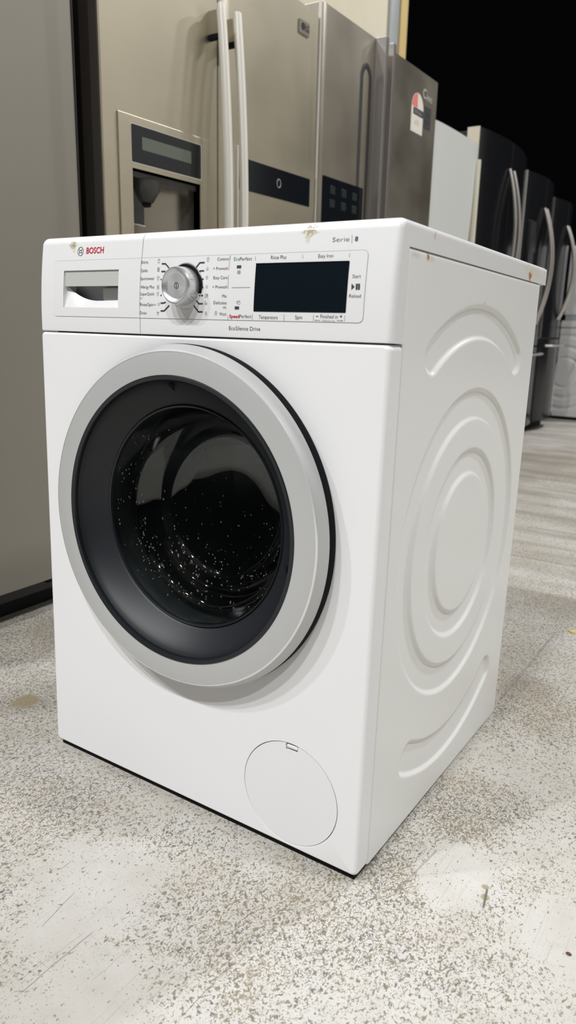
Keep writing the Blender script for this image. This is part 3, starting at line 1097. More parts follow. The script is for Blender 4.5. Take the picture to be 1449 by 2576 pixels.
# programme dial
KC = (0.2945, yf(0.7745) - 0.0006, 0.7745)
dial = lathe('programme_dial', [(0.0236, 0.0), (0.0242, -0.0035), (0.0246, -0.0045), (0.0241, -0.0185), (0.0236, -0.0208), (0.0226, -0.0219), (0.0214, -0.0219), (0.0207, -0.0212), (0.0160, -0.0180), (0.0, -0.0180)],
             KC, 'dial_silver', washer, 96)
lathe('dial_collar', [(0.0298, 0.0008), (0.0298, -0.0008), (0.0292, -0.0014), (0.0284, -0.0010), (0.0281, 0.0006)], KC, 'chrome', dial, 96)
lathe('dial_gap', [(0.0286, 0.0002), (0.0284, -0.0005), (0.0238, -0.0005), (0.0236, 0.0003)], KC, 'gap_black', dial, 96)
lathe('dial_face', [(0.0159, -0.0178), (0.0157, -0.0183), (0.0, -0.0183)], KC, 'dial_face', dial, 96)
bm = bmesh.new()
add_lathe(bm, [(0.0039, -0.01835), (0.0039, -0.0186), (0.0031, -0.0186), (0.0031, -0.01835)], KC, 32)
add_box(bm, KC[0] - 0.0005, KC[0] + 0.0005, KC[1] - 0.0186, KC[1] - 0.0183, KC[2] - 0.0024, KC[2] + 0.0024)
obj('power_symbol', bm, 'print_dark', dial)
bm = bmesh.new()
for ang in (18, -24):
    a = math.radians(ang)
    t = bmesh.new()
    add_box(t, -0.0004, 0.0004, -0.0170, -0.0060, -0.0003, 0.0003)
    for v in t.verts:
        x, z = 0.0243 + v.co.x, v.co.z
        v.co = Vector((KC[0] + x * math.cos(a) - z * math.sin(a), KC[1] + v.co.y, KC[2] + x * math.sin(a) + z * math.cos(a)))
    merge(bm, t)
obj('dial_mark', bm, 'print_grey', dial)

# porthole door
C3 = (DC[0], 0.0, DC[1])
door = lathe('porthole_door', [(0.2016, -0.0330), (0.2315, -0.0318), (0.2330, -0.0313), (0.2339, -0.0300), (0.2412, -0.0180), (0.2418, -0.0158), (0.2410, -0.0142), (0.2016, -0.0142)],
             C3, 'ring_silver', washer, 192, closed=True, smooth=28)
lathe('ring_highlight', [(0.2318, -0.0321), (0.2332, -0.0316), (0.2341, -0.0302), (0.2330, -0.0300)], C3, 'ring_highlight', door, 192, closed=True)  # bright band put in for the highlight along the ring's crease
lathe('gap_shade', [(0.2412, -0.0141), (0.2424, -0.0090), (0.2420, -0.0010), (0.2340, 0.0030), (0.1950, 0.0040), (0.1950, -0.0141)], C3, 'gap_black', door, 160, closed=True)  # black ring fills the gap behind the door, standing in for its shade
lathe('inner_trim', [(0.2014, -0.0336), (0.2000, -0.0342), (0.1955, -0.0330), (0.1935, -0.0290), (0.1935, -0.0150), (0.2014, -0.0150)], C3, 'trim_black', door, 160, closed=True)
cone = []
for i in range(13):
    t = i / 12
    cone.append((0.1935 - 0.0335 * t ** 1.15, -0.0275 + 0.0335 * t ** 0.85))
lathe('smoked_surround', cone + [(0.1590, 0.0085), (0.1590, 0.0110), (0.1930, 0.0040), (0.1934, -0.0200)], C3, 'smoked_plastic', door, 160, closed=True, smooth=50)
lathe('glass_rim', [(0.1602, 0.0050), (0.1590, 0.0035), (0.1570, 0.0048), (0.1560, 0.0090), (0.1600, 0.0100)], C3, 'trim_black', door, 128, closed=True)
def lean(t):
    """the bottom of the glass bowl is tipped to face slightly upwards"""
    u = max(0.0, min(1.0, (t - 0.045) / 0.04))
    return 0.130 * u * u * (3 - 2 * u)


GP = [(0.1565, 0.0080), (0.1545, 0.0180), (0.1500, 0.0420), (0.1440, 0.0560), (0.1330, 0.0640), (0.1230, 0.0690), (0.1170, 0.0780), (0.1130, 0.0900), (0.1040, 0.0990), (0.0860, 0.1040), (0.0500, 0.1070), (0.0001, 0.1080)]
outer = []
for i, (r, t) in enumerate(GP[::-1]):
    outer.append((r + 0.0045 * (1 if r > 0.1 else 0.15), t + 0.0055 * (1 if r <= 0.13 else 0.4)))
outer[0] = (0.0001, outer[0][1])
GC = (DC[0], 0.0, DC[1] + 0.002)
bm = bmesh.new()
add_lathe(bm, GP + outer, GC, 160, 'y', True)
for v in bm.verts:
    v.co.y += (v.co.z - GC[2]) * lean(v.co.y)
obj('porthole_glass', bm, 'porthole_glass', door, 60)
# beads of water on the glass
random.seed(5)
bm = bmesh.new()


def bead(a, s, R, stretch=1.0):
    k = min(int(s), len(GP) - 2)
    f = s - k
    r = GP[k][0] * (1 - f) + GP[k + 1][0] * f
    t = GP[k][1] * (1 - f) + GP[k + 1][1] * f
    p = Vector((GC[0] + r * math.cos(a), GC[1] + t + r * math.sin(a) * lean(t), GC[2] + r * math.sin(a)))
    tt = bmesh.new()
    bmesh.ops.create_icosphere(tt, subdivisions=1, radius=R)
    for v in tt.verts:
        v.co = Vector((v.co.x, v.co.y * 0.8, v.co.z * stretch)) + p
    for f_ in tt.faces:
        f_.smooth = True
    merge(bm, tt)


for i in range(150):
    bead(random.uniform(-2.9, -0.2), random.uniform(1.5, 9.5), random.uniform(0.0004, 0.0014), random.uniform(1, 1.6))
for i in range(110):
    bead(random.uniform(0, 2 * PI), random.uniform(7.5, 10.6), random.uniform(0.0003, 0.0011), random.uniform(1, 2.2))
for i in range(90):
    bead(random.uniform(2.2, 4.4), random.uniform(0.6, 3.5), random.uniform(0.0005, 0.0015), random.uniform(1, 1.8))
for i in range(80):
    bead(random.gauss(3.9, 0.5), random.choice((2.6, 3.2, 6.2, 7.2)) + random.uniform(-.15, .15), random.uniform(0.0006, 0.0019), random.uniform(1, 1.5))
o_ = obj('water_droplets', bm, 'water', door)
o_['kind'] = 'stuff'
# small grip marks on the inner trim
for a0, R in ((1.62, 0.1900), (-0.16, 0.1900)):
    bm = bmesh.new()
    q = [(R, a0 - 0.028), (R, a0 + 0.028), (R - 0.010, a0)]
    f_ = [bm.verts.new((C3[0] + r * math.cos(a), -0.0262 + (R - r) * 0.9, C3[2] + r * math.sin(a))) for r, a in q]
    b2 = [bm.verts.new(v.co + Vector((0, 0.002, 0))) for v in f_]
    bm.faces.new(f_); bm.faces.new(b2[::-1])
    for i in range(3):
        bm.faces.new((f_[i], b2[i], b2[(i + 1) % 3], f_[(i + 1) % 3]))
    obj('grip_mark', bm, 'gap_black', door)

# seal and drum behind the glass
lathe('door_seal', [(0.2360, 0.0215), (0.1990, 0.0190), (0.1780, 0.0300), (0.1700, 0.0600), (0.1760, 0.0780), (0.2000, 0.0860)], C3, 'seal_rubber', washer, 96, smooth=60)
bm = bmesh.new()
add_lathe(bm, [(0.2000, 0.0870), (0.2380, 0.0950), (0.2380, 0.4200), (0.0, 0.4300)], C3, 96)
for k in range(3):
    a0 = 0.6 + k * 2 * PI / 3
    t = bmesh.new()
    add_box(t, 0.180, 0.240, 0.11, 0.40, -0.022, 0.022, 0.012)
    for v in t.verts:
        x, z = v.co.x, v.co.z
        v.co = Vector((C3[0] + x * math.cos(a0) - z * math.sin(a0), v.co.y, C3[2] + x * math.sin(a0) + z * math.cos(a0)))
    merge(bm, t)
obj('drum', bm, 'drum_steel', washer, 40)

# ------------------------------------------------------------------ the row of fridges along the left wall
def fobj(name, bm, material, parent, smooth=40):
    """link a mesh built in world coordinates under its thing"""
    root = parent
    while root.parent is not None:
        root = root.parent
    bmesh.ops.translate(bm, vec=-Vector(root.location), verts=bm.verts[:])
    return obj(name, bm, material, parent, smooth, even=smooth is not None and smooth < 50)


def fbox(name, dims, material, parent, r=0.0, seg=3, smooth=40):
    bm = bmesh.new()
    add_box(bm, *dims, r, seg)
    return fobj(name, bm, material, parent, smooth)


def door_bm(y0, y1, z0, z1, xb, xfun, er=0.008, ez=0.003, n=24):
    """door slab with a front face x = xfun(y) and rounded upright edges"""
    pts = [(xb, y0), (xb, y1)]
    front = []
    for i in range(5):
        t = PI / 2 * i / 4
        front.append((xfun(y1 - er) - er + er * math.sin(t), y1 - er + er * math.cos(t)))
    for i in range(1, n):
        y = y1 - er + (y0 - y1 + 2 * er) * i / n
        front.append((xfun(y), y))
    for i in range(5):
        t = PI / 2 * i / 4
        front.append((xfun(y0 + er) - er + er * math.cos(t), y0 + er - er * math.sin(t)))
    bm = prism(pts + front, 'z', z0, z1)
    bevel(bm, cap_edges(bm, 'z', z0) + cap_edges(bm, 'z', z1), ez, 2)
    return bm


def bow(x0, b_, ya, yb):
    return lambda y: x0 + b_ * (1 - ((2 * y - ya - yb) / (yb - ya)) ** 2)


def fridge(name, label, y0, y1, ztop, xbody=-0.56, group='fridges in the row along the wall'):
    return empty(name, label, 'fridge', (-0.50, (y0 + y1) / 2, 0), group=group)


def text_on_x(s, y0, y1, z, h, x, bold=0.0):
    t = text_bm(s, y0, y1, z, h, bold)
    for v in t.verts:
        v.co = Vector((x, v.co.x, v.co.z))
    return t


def arch_handle(y, z0, z1, x0, depth, r, material, parent, flat=1.0, ends=0.0, mount=0.03, n=28, power=2.0):
    pts = []
    for i in range(n + 1):
        u = -1 + 2 * i / n
        pts.append((x0 + ends + depth * (1 - abs(u) ** power), y, z0 + (z1 - z0) * i / n))
    bm = bmesh.new()
    add_tube(bm, pts, r, 14, flat)
    return fobj('handle', bm, material, parent, 60)


# 1: plain grey door at the left edge of the photo
A = fridge('upright_freezer', 'tall upright freezer with one plain matt grey door, at the left edge of the photo', -0.36, 0.556, 1.76)
fbox('cabinet', (-1.20, -0.562, -0.36, 0.556, 0.035, 1.76), 'dark_cabinet', A, 0.004)
fobj('door', door_bm(-0.36, 0.556, 0.088, 1.76, -0.552, bow(-0.502, 0.004, -0.36, 0.556), 0.010), 'grey_door', A)
fbox('kick_plate', (-1.15, -0.566, -0.345, 0.545, 0.0, 0.070), 'base_black', A, 0.006)
bm = bmesh.new()
add_box(bm, -0.562, -0.510, 0.40, 0.55, 0.0745, 0.0835, 0.003)
fobj('hinge_cover', bm, 'gap_black', A)
fbox('gasket', (-0.562, -0.552, -0.350, 0.548, 0.095, 1.752), 'gasket_dark', A)

# 2: side by side with ice dispenser
B = fridge('side_by_side_fridge', 'champagne steel side-by-side fridge with an ice dispenser and two long pale bar handles', 0.613, 1.588, 1.71)
fbox('cabinet', (-1.22, -0.585, 0.618, 1.584, 0.04, 1.705), 'dark_cabinet', B, 0.004)
fbox('kick_plate', (-1.15, -0.585, 0.630, 1.572, 0.0, 0.08), 'base_black', B, 0.004)
XB = bow(-0.480, 0.002, 0.613, 1.588)
bm = bmesh.new()
add_box(bm, -0.585, -0.566, 0.622, 1.052, 0.10, 1.700)
add_box(bm, -0.585, -0.566, 1.060, 1.580, 0.10, 1.700)
fobj('gasket', bm, 'gasket_dark', B)


def holed_door(name, y0, y1, z0, z1, xb, xfun, er, hole, material, parent, n=16):
    """door front as an even grid, with a rectangular opening, folded back at every edge"""
    ys = [y0 + er * (1 - math.cos(PI / 2 * i / 4)) for i in range(5)] + [y1 - er * (1 - math.cos(PI / 2 * i / 4)) for i in range(5)]
    ys += [y0 + er + (y1 - y0 - 2 * er) * i / n for i in range(1, n)] + [hole[0], hole[1]]
    zs = [z0, z0 + 0.002, z1 - 0.002, z1, hole[2], hole[3]] + [z0 + (z1 - z0) * i / 14 for i in range(1, 14)]

    def tidy(v):
        v = sorted(v)
        keep = [v[0]]
        for k in v[1:]:
            if k - keep[-1] > 1e-5:
                keep.append(k)
        return keep
    ys, zs = tidy(ys), tidy(zs)

    def fx(y, z):
        d = min(y - y0, y1 - y)
        e = er - math.sqrt(max(0.0, er * er - (er - d) ** 2)) if d < er else 0.0
        return xfun(y) - e - (0.0015 if z in (zs[0], zs[-1]) else 0.0)
    bm = bmesh.new()
    g = [[bm.verts.new((fx(y, z), y, z)) for y in ys] for z in zs]
    for j in range(len(zs) - 1):
        for i in range(len(ys) - 1):
            if hole[0] - 1e-6 < ys[i] and ys[i + 1] < hole[1] + 1e-6 and hole[2] - 1e-6 < zs[j] and zs[j + 1] < hole[3] + 1e-6:
                continue
            bm.faces.new((g[j][i], g[j][i + 1], g[j + 1][i + 1], g[j + 1][i]))
    be = [e for e in bm.edges if e.is_boundary]
    ext = bmesh.ops.extrude_edge_only(bm, edges=be)
    for v in [q for q in ext['geom'] if isinstance(q, bmesh.types.BMVert)]:
        v.co.x = xb
    bmesh.ops.delete(bm, geom=[v for v in bm.verts if not v.link_faces], context='VERTS')
    return fobj(name, bm, material, parent, 42)


HOLE = (0.707, 0.971, 0.70, 1.1005)
freezer = holed_door('freezer_door', 0.614, 1.0525, 0.09, 1.712, -0.568, XB, 0.004, HOLE, 'steel_champagne', B)
main = fobj('fridge_door', door_bm(1.0585, 1.588, 0.09, 1.712, -0.568, XB, 0.006), 'steel_champagne', B)
fbox('door_edge_liner', (-0.566, -0.4865, 0.6128, 0.6142, 0.095, 1.708), 'door_edge', freezer)
fbox('door_edge_bead', (-0.571, -0.564, 0.6105, 0.6190, 0.095, 1.708), 'gasket_grey', freezer, 0.002)
# dispenser: frame, console, hollow
dframe = holed_door('dispenser_frame', 0.663, 1.013, 0.62, 1.222, -0.500, lambda y: XB(0.84) + 0.0035, 0.0015, HOLE, 'steel_champagne', freezer)
XF = XB(0.84) + 0.0036
bm = prism(rrect(0.703, 0.976, 1.112, 1.203, 0.003), 'x', XF - 0.004, XF + 0.0006)
fobj('console_bezel', bm, 'bright_edge', freezer)
bm = prism(rrect(0.705, 0.973, 1.1145, 1.2015, 0.003), 'x', XF - 0.003, XF + 0.0012)
console = fobj('console', bm, 'console_black', freezer)
fbox('lcd_screen', (XF + 0.0010, XF + 0.0016, 0.742, 0.931, 1.1475, 1.178), 'lcd', freezer)
for k in range(6):
    bm = bmesh.new()
    add_lathe(bm, [(0.0085, 0.0), (0.0085, 0.0005), (0.0070, 0.0005), (0.0070, 0.0)], (XF + 0.0011, 0.764 + 0.0305 * k, 1.1290), 20, 'x')
    fobj('console_button', bm, 'button_dim', freezer)
# curved back of the hollow
bm = bmesh.new()
rows = []
for i in range(17):
    a = PI * i / 16
    y = 0.839 - 0.1315 * math.cos(a)
    x = -0.500 - 0.050 * math.sin(a) ** 0.7
    rows.append([bm.verts.new((x, y, 0.701)), bm.verts.new((x, y, 1.0990))])
for a, b_ in zip(rows, rows[1:]):
    bm.faces.new((a[0], b_[0], b_[1], a[1]))
fobj('dispenser_hollow', bm, 'cavity_steel', freezer, 60)
fbox('hollow_ceiling', (-0.553, -0.488, 0.708, 0.970, 1.083, 1.0985), 'nozzle_grey', freezer, 0.003)
lathe_c = (-0.512, 0.790, 0.0)
bm = bmesh.new()
add_lathe(bm, [(0.046, 1.0840), (0.043, 1.060), (0.026, 1.032), (0.020, 1.030), (0.0, 1.030)], (-0.520, 0.790, 0), 32, 'z')
fobj('ice_chute', bm, 'nozzle_grey', freezer, 50)
bm = bmesh.new()
add_lathe(bm, [(0.021, 1.0300), (0.019, 1.022), (0.0, 1.022)], (-0.520, 0.790, 0), 24, 'z')
fobj('chute_tip', bm, 'gap_black', freezer, 50)
bm = prism(rrect(0.716, 0.780, 0.972, 1.062, 0.006), 'x', -0.515, -0.509)
fobj('paddle', bm, 'paddle_dark', freezer)
bm = bmesh.new()
add_tube(bm, [(-0.508, 0.7155, 1.055), (-0.508, 0.7155, 0.976), (-0.508, 0.719, 0.972), (-0.508, 0.779, 0.972)], 0.0022, 8)
fobj('paddle_edge', bm, 'chrome', freezer, 60)
# home bar in the right door
XM = max(XB(y) for y in (1.145, 1.36, 1.575)) + 0.001
bm = prism(rrect(1.1440, 1.5760, 0.66, 1.2340, 0.004), 'x', -0.500, XM + 0.003)
bevel(bm, cap_edges(bm, 'x', XM + 0.003), 0.003, 2)
bar = fobj('bar_door', bm, 'steel_champagne', main)
bm = prism(rrect(1.1500, 1.5460, 1.117, 1.2050, 0.002), 'x', XM, XM + 0.0042)
fobj('bar_window', bm, 'console_black', main)
bm = bmesh.new()
ring = [(XM + 0.0048, 1.358 + 0.0105 * math.cos(2 * PI * k / 20), 1.163 + 0.0125 * math.sin(2 * PI * k / 20)) for k in range(21)]
add_tube(bm, ring, 0.0016, 6, up=Vector((1, 0, 0)))
fobj('bar_symbol', bm, 'gasket_grey', main)
fbox('bar_edge', (-0.490, XM + 0.0036, 1.1420, 1.1470, 0.66, 1.2345), 'bright_edge', main, 0.001)
# badge
bm = prism(rrect(1.462, 1.522, 1.626, 1.664, 0.002), 'x', -0.490, XB(1.49) + 0.004)
badge = fobj('badge', bm, 'badge_grey', main)
bm = bmesh.new()
add_lathe(bm, [(0.0105, 0.0), (0.0105, 0.001), (0.0, 0.001)], (XB(1.49) + 0.0041, 1.484, 1.647), 24, 'x')
merge(bm, text_on_x('LG', 1.498, 1.519, 1.637, 0.019, XB(1.49) + 0.0050, 0.01))
fobj('badge_lettering', bm, 'badge_dark', main)
# handles, bowed, on brackets
for hy, par in ((1.0180, freezer), (1.0900, main)):
    z0, z1 = 0.42, 1.556
    pts = []
    for i in range(37):
        u = -1 + 2 * i / 36
        pts.append((-0.440 + 0.030 * (1 - u * u), hy, z0 + (z1 - z0) * i / 36))
    bm = bmesh.new()
    add_tube(bm, pts, 0.0130, 18)
    bmesh.ops.bevel(bm, geom=[e for e in bm.edges if len(e.link_faces) == 2 and any(len(f.verts) > 4 for f in e.link_faces)], offset=0.003, segments=2, affect='EDGES')
    fobj('handle', bm, 'satin_handle', par, 60)
    for za, zb in ((z1 - 0.072, z1 - 0.012), (z0 + 0.012, z0 + 0.072)):
        fbox('handle_bracket', (-0.490, -0.437, hy - 0.007, hy + 0.007, za, zb), 'steel_champagne', par, 0.003)
        fbox('bracket_foot', (-0.486, -0.441, hy - 0.008, hy + 0.008, za - 0.012, za - 0.0005), 'gap_black', par, 0.002)

# 3: brushed steel side by side with blade handles
C_ = fridge('side_by_side_fridge', 'brushed steel side-by-side fridge with tall blade handles and an energy label on its right door', 1.600, 2.585, 1.76)
fbox('cabinet', (-1.22, -0.560, 1.602, 2.582, 0.04, 1.742), 'dark_cabinet', C_, 0.004)
fbox('kick_plate', (-1.15, -0.585, 1.615, 2.570, 0.0, 0.09), 'base_black', C_, 0.004)
XCf = lambda y: -0.478
ld = fobj('freezer_door', door_bm(1.598, 2.018, 0.10, 1.758, -0.550, XCf, 0.003), 'steel_brown', C_)
rd = fobj('fridge_door', door_bm(2.062, 2.586, 0.10, 1.758, -0.550, XCf, 0.004), 'steel_brown', C_)
fbox('door_edge_strip', (-0.487, -0.4765, 1.5930, 1.5985, 0.10, 1.759), 'bright_edge', ld, 0.001)  # brighter strip put in for the near edge catching the light
fbox('gasket', (-0.562, -0.548, 1.61, 2.575, 0.11, 1.745), 'gasket_dark', C_)
bm = bmesh.new()
add_box(bm, -0.478, -0.434, 1.986, 2.010, 0.10, 1.760, 0.002)
fobj('handle', bm, 'handle_steel', ld)
bm = bmesh.new()
add_box(bm, -0.478, -0.440, 2.062, 2.086, 0.10, 1.760, 0.002)
fobj('handle', bm, 'handle_steel', rd)
# flat dark strip stands in for the blade handle's reflection, rounded at its top
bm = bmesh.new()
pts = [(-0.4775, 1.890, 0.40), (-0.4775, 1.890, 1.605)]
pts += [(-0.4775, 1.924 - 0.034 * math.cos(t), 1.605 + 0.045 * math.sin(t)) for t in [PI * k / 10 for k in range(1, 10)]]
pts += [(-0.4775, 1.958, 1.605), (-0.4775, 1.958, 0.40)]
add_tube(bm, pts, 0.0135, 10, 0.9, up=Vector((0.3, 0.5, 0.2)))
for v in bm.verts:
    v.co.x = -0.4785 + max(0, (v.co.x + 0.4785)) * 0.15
fobj('handle_reflection', bm, 'gasket_dark', ld, 60)
bm = prism(rrect(1.636, 1.936, 0.86, 1.234, 0.003), 'x', -0.482, -0.4765)
fobj('dispenser_panel', bm, 'console_black', ld)
for j in range(2):
    for i in range(3):
        fbox('dispenser_key', (-0.477, -0.4759, 1.690 + i * 0.082, 1.725 + i * 0.082, 1.182 - j * 0.045, 1.208 - j * 0.045), 'faint_key', ld, 0.0003, 1)
# energy label: arched top, red rating fan, black band
XL = -0.4775
pts = [(2.329, 1.519), (2.447, 1.519), (2.447, 1.612)] + [(2.388 + 0.059 * math.cos(t), 1.612 + 0.059 * math.sin(t)) for t in [PI * k / 16 for k in range(1, 16)]] + [(2.329, 1.612)]
lab = fobj('energy_label', prism(pts, 'x', -0.479, XL), 'label_white', rd)
bm = bmesh.new()
pts = [(2.388, 1.614)] + [(2.388 + 0.057 * math.cos(t), 1.614 + 0.055 * math.sin(t)) for t in [PI * (0.52 + 0.47 * k / 8) for k in range(9)]]
merge(bm, prism(pts, 'x', XL, XL + 0.0003), 0)
fobj('label_rating', bm, 'label_red', rd)
fbox('label_band', (XL, XL + 0.0003, 2.347, 2.446, 1.586, 1.6125), 'label_black', rd)
bm = text_on_x('3056', 2.356, 2.432, 1.591, 0.016, XL + 0.0005)
fobj('label_number', bm, 'gasket_grey', rd)
bm = text_on_x('435', 2.364, 2.412, 1.549, 0.020, XL + 0.0004)
fobj('label_consumption', bm, 'label_pink', rd)
bm = prism(rrect(2.456, 2.530, 1.553, 1.640, 0.002), 'x', -0.479, XL)
fobj('spec_sticker', bm, 'faint_grey', rd)
bm = bmesh.new()
add_lathe(bm, [(0.021, 0.0), (0.021, 0.0003), (0.0165, 0.0003), (0.0165, 0.0)], (XL, 2.492, 1.594), 24, 'x')
fobj('spec_mark', bm, 'label_black', rd)
bm = text_on_x('C', 2.432, 2.468, 1.666, 0.036, XL + 0.0008, 0.02)
merge(bm, text_on_x('inc', 2.474, 2.530, 1.664, 0.026, XL + 0.0008, 0.02))
fobj('badge_lettering', bm, 'bright_edge', rd)

# 4: narrow white fridge
D = fridge('upright_fridge', 'narrow pale grey-white fridge, its plain door standing lower than the fridges on both sides', 2.60, 3.165, 1.62)
fbox('cabinet', (-1.10, -0.545, 2.603, 3.160, 0.035, 1.615), 'far_white', D, 0.004)
fbox('kick_plate', (-1.05, -0.56, 2.615, 3.150, 0.0, 0.07), 'base_black', D, 0.003)
XD4 = bow(-0.484, 0.008, 2.60, 3.165)
bm = bmesh.new()
zz = [0.08, 0.30, 0.60, 0.85, 1.00, 1.10, 1.20, 1.30, 1.40, 1.48, 1.535, 1.556, 1.558, 1.60, 1.618, 1.622]
ringsv = []
for z in zz:
    if z > 1.557:
        yr = 3.168
    else:
        yr = 3.158 - 0.062 * min(1, (1.56 - z) / 0.55) ** 1.5
    ring = []
    for i in range(19):
        y = 2.600 + (yr - 2.600) * i / 18
        e = 0.006 if i in (0, 18) else 0.0015 if i in (1, 17) else 0
        e += 0.008 if z == 1.622 else 0
        ring.append(bm.verts.new((XD4(y) - e, y, z)))
    for y in (yr, 2.600):
        ring.append(bm.verts.new((-0.545, y, z)))
    ringsv.append(ring)
n = len(ringsv[0])
for a, b_ in zip(ringsv, ringsv[1:]):
    for i in range(n):
        bm.faces.new((a[i], a[(i + 1) % n], b_[(i + 1) % n], b_[i]))
bm.faces.new(ringsv[0]); bm.faces.new(ringsv[-1][::-1])
fobj('door', bm, 'white_door', D, 35)
fbox('handle', (-0.500, -0.470, 3.1560, 3.1740, 0.50, 1.553), 'cream_handle', D, 0.003)
fbox('gasket', (-0.548, -0.544, 2.61, 3.155, 0.09, 1.61), 'gasket_dark', D)


# 5, 6, 7: black french-door fridges
def french(name, label, y0, y1, ztop, bowd, edge_mat, hz, hy, hx, zseam=None, hdepth=0.055, hsplit=True, x0=-0.50):
    R_ = fridge(name, label, y0, y1, ztop)
    xf = bow(x0, bowd, y0, y1)
    ym = (y0 + y1) / 2
    fbox('cabinet', (-1.18, -0.565, y0 + 0.003, y1 - 0.003, 0.04, ztop - 0.012), 'black_side', R_, 0.004)
    fbox('kick_plate', (-1.10, -0.56, y0 + 0.015, y1 - 0.015, 0.0, 0.07), 'base_black', R_, 0.004)
    zb = zseam + 0.004 if zseam else 0.08
    l = fobj('left_door', door_bm(y0, ym - 0.003, zb, ztop, -0.56, xf, 0.006), 'black_gloss', R_)
    r = fobj('right_door', door_bm(ym + 0.003, y1, zb, ztop, -0.56, xf, 0.006), 'black_gloss', R_)
    fbox('centre_strip', (-0.56, xf(ym) - 0.006, ym - 0.0028, ym + 0.0028, zb + 0.01, ztop - 0.002), 'gasket_grey', R_)
    fbox('door_edge_strip', (-0.560, x0 + 0.004, y0 - 0.0065, y0 + 0.0005, zb, ztop + 0.001), edge_mat, l, 0.001)
    arch_handle(ym - hy, hz[0], hz[1], xf(ym), hdepth, 0.0095, 'handle_steel', l, hx, 0.004)
    arch_handle(ym + hy, hz[0], hz[1], xf(ym), hdepth, 0.0095, 'handle_steel', r, hx, 0.004)
    if zseam:
        d = fobj('drawer', door_bm(y0, y1, 0.075, zseam - 0.006, -0.56, xf, 0.006), 'black_gloss', R_)
        bm = bmesh.new()
        add_tube(bm, [(xf(y) + 0.012 + 0.030 * min(1, 8 * min(y - y0 - 0.05, y1 - 0.05 - y) / (y1 - y0)), y, zseam - 0.052) for y in [y0 + 0.05 + (y1 - y0 - 0.10) * k / 20 for k in range(21)]], 0.008, 10, up=Vector((0, 0, 1)))
        fobj('drawer_handle', bm, 'handle_steel', d, 60)
    return R_, l, r


E5 = french('french_door_fridge', 'black french door fridge beside the narrow pale fridge, two tall arched handles side by side', 3.192, 4.030, 1.715, 0.045, 'cream_trim', (0.85, 1.575), 0.036, 1.0, 0.62, 0.06)
E6 = french('french_door_fridge', 'second black french door fridge in the row, a light steel strip down its near edge', 4.060, 4.690, 1.655, 0.040, 'bright_edge', (0.76, 1.475), 0.026, 1.0, 0.615, 0.07)
E7 = french('french_door_fridge', 'farthest black french door fridge, last in the row before the white stacked machines', 4.715, 5.230, 1.595, 0.040, 'handle_steel', (0.80, 1.435), 0.022, 1.0, 0.665, 0.075)
# dispenser in the left door of the second one
bm = prism(rrect(4.13, 4.30, 1.08, 1.38, 0.006), 'x', -0.49, -0.4675)
fobj('dispenser_panel', bm, 'black_side', E6[1])
fbox('dispenser_trim', (-0.470, -0.4655, 4.15, 4.28, 1.20, 1.30), 'black_steel', E6[1], 0.002)

# ------------------------------------------------------------------ white machines stacked at the end of the aisle
YS = 5.68


def emboss_far(x, z, cx, cz):
    r = math.hypot(x - cx, z - cz)
    d = 0.0
    for r0, r1 in ((0.105, 0.135), (0.185, 0.225), (0.275, 0.315)):
        d = max(d, sst(r, r0, r0 + 0.012) * (1 - sst(r, r1 - 0.012, r1)))
    return 0.008 * d


S1 = empty('washing_machine', 'white washing machine at the far end of the aisle, under another white machine', 'washing machine', (-0.30, YS + 0.30, 0))
fbox('cabinet', (-0.600, 0.020, YS + 0.012, YS + 0.60, 0.025, 0.800), 'far_white', S1, 0.004)
fbox('base', (-0.590, 0.010, YS + 0.02, YS + 0.58, 0.0, 0.025), 'base_black', S1)
bm = bmesh.new()
gx, gz = 124, 142
X0, X1, Z0, Z1 = -0.600, 0.020, 0.028, 0.738
gg = [[bm.verts.new((X0 + (X1 - X0) * i / gx, YS + emboss_far(X0 + (X1 - X0) * i / gx, Z0 + (Z1 - Z0) * j / gz, -0.535 + 0.0, 0.385), Z0 + (Z1 - Z0) * j / gz)) for i in range(gx + 1)] for j in range(gz + 1)]
for j in range(gz):
    for i in range(gx):
        bm.faces.new((gg[j][i], gg[j][i + 1], gg[j + 1][i + 1], gg[j + 1][i]))
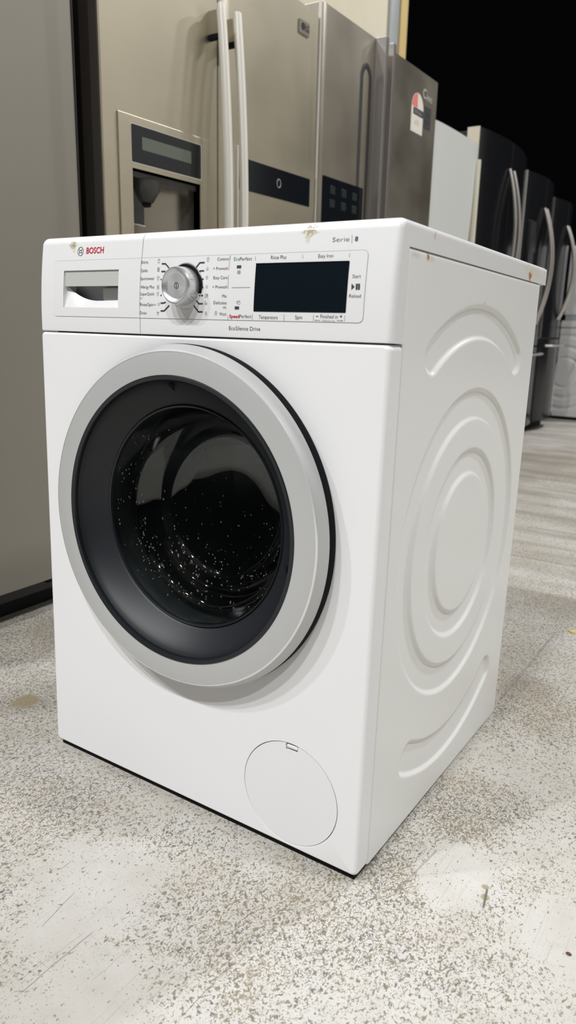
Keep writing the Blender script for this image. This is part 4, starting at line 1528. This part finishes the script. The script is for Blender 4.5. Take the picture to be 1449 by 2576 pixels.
be = [e for e in bm.edges if e.is_boundary]
ext = bmesh.ops.extrude_edge_only(bm, edges=be)
for v in [g for g in ext['geom'] if isinstance(g, bmesh.types.BMVert)]:
    v.co.y = YS + 0.013
fobj('side_panel', bm, 'far_white', S1, 50)
fbox('lid', (-0.602, 0.022, YS - 0.004, YS + 0.60, 0.748, 0.786), 'far_white', S1, 0.006)
S2 = empty('tumble_dryer', 'plain white machine stacked on top of the far white washing machine', 'tumble dryer', (-0.30, YS + 0.30, 0.801))
fbox('cabinet', (-0.590, 0.010, YS + 0.006, YS + 0.58, 0.842, 1.375), 'far_white', S2, 0.012)
fbox('vent_strip', (-0.575, -0.005, YS + 0.014, YS + 0.56, 0.801, 0.842), 'far_grey', S2, 0.002)

# ------------------------------------------------------------------ small scraps on the floor
bm = bmesh.new()
out = []
for i in range(14):
    a = 2 * PI * i / 14
    r = 0.011 * (1 + 0.35 * math.cos(2 * a) + 0.12 * math.sin(5 * a))
    out.append(bm.verts.new((0.640 + r * math.cos(a) * 1.3, 1.075 + r * math.sin(a), 0.0012 + 0.0016 * abs(math.cos(a)))))
top = [bm.verts.new(v.co + Vector((0, 0, 0.0006))) for v in out]
bm.faces.new(out); bm.faces.new(top[::-1])
for i in range(14):
    bm.faces.new((out[i], top[i], top[(i + 1) % 14], out[(i + 1) % 14]))
for v in bm.verts:
    v.co.z -= 0.0011
lf = obj('leaf_scrap', bm, 'leaf_yellow', None, 30)
lf['label'] = 'small yellow scrap lying on the concrete at the right edge'
lf['category'] = 'scrap'
bm = bmesh.new()
bmesh.ops.create_icosphere(bm, subdivisions=2, radius=1)
for v in bm.verts:
    k = 1 + 0.18 * noise.noise(v.co * 1.7)
    v.co = Vector((0.8625 + v.co.x * 0.0036 * k, 0.0495 + v.co.y * 0.0022 * k, 0.0013 + v.co.z * 0.00135))
pb = obj('pebble', bm, 'pebble_brown', None, 60)
pb['label'] = 'tiny dark reddish brown pebble on the concrete near the lower right corner'
pb['category'] = 'pebble'
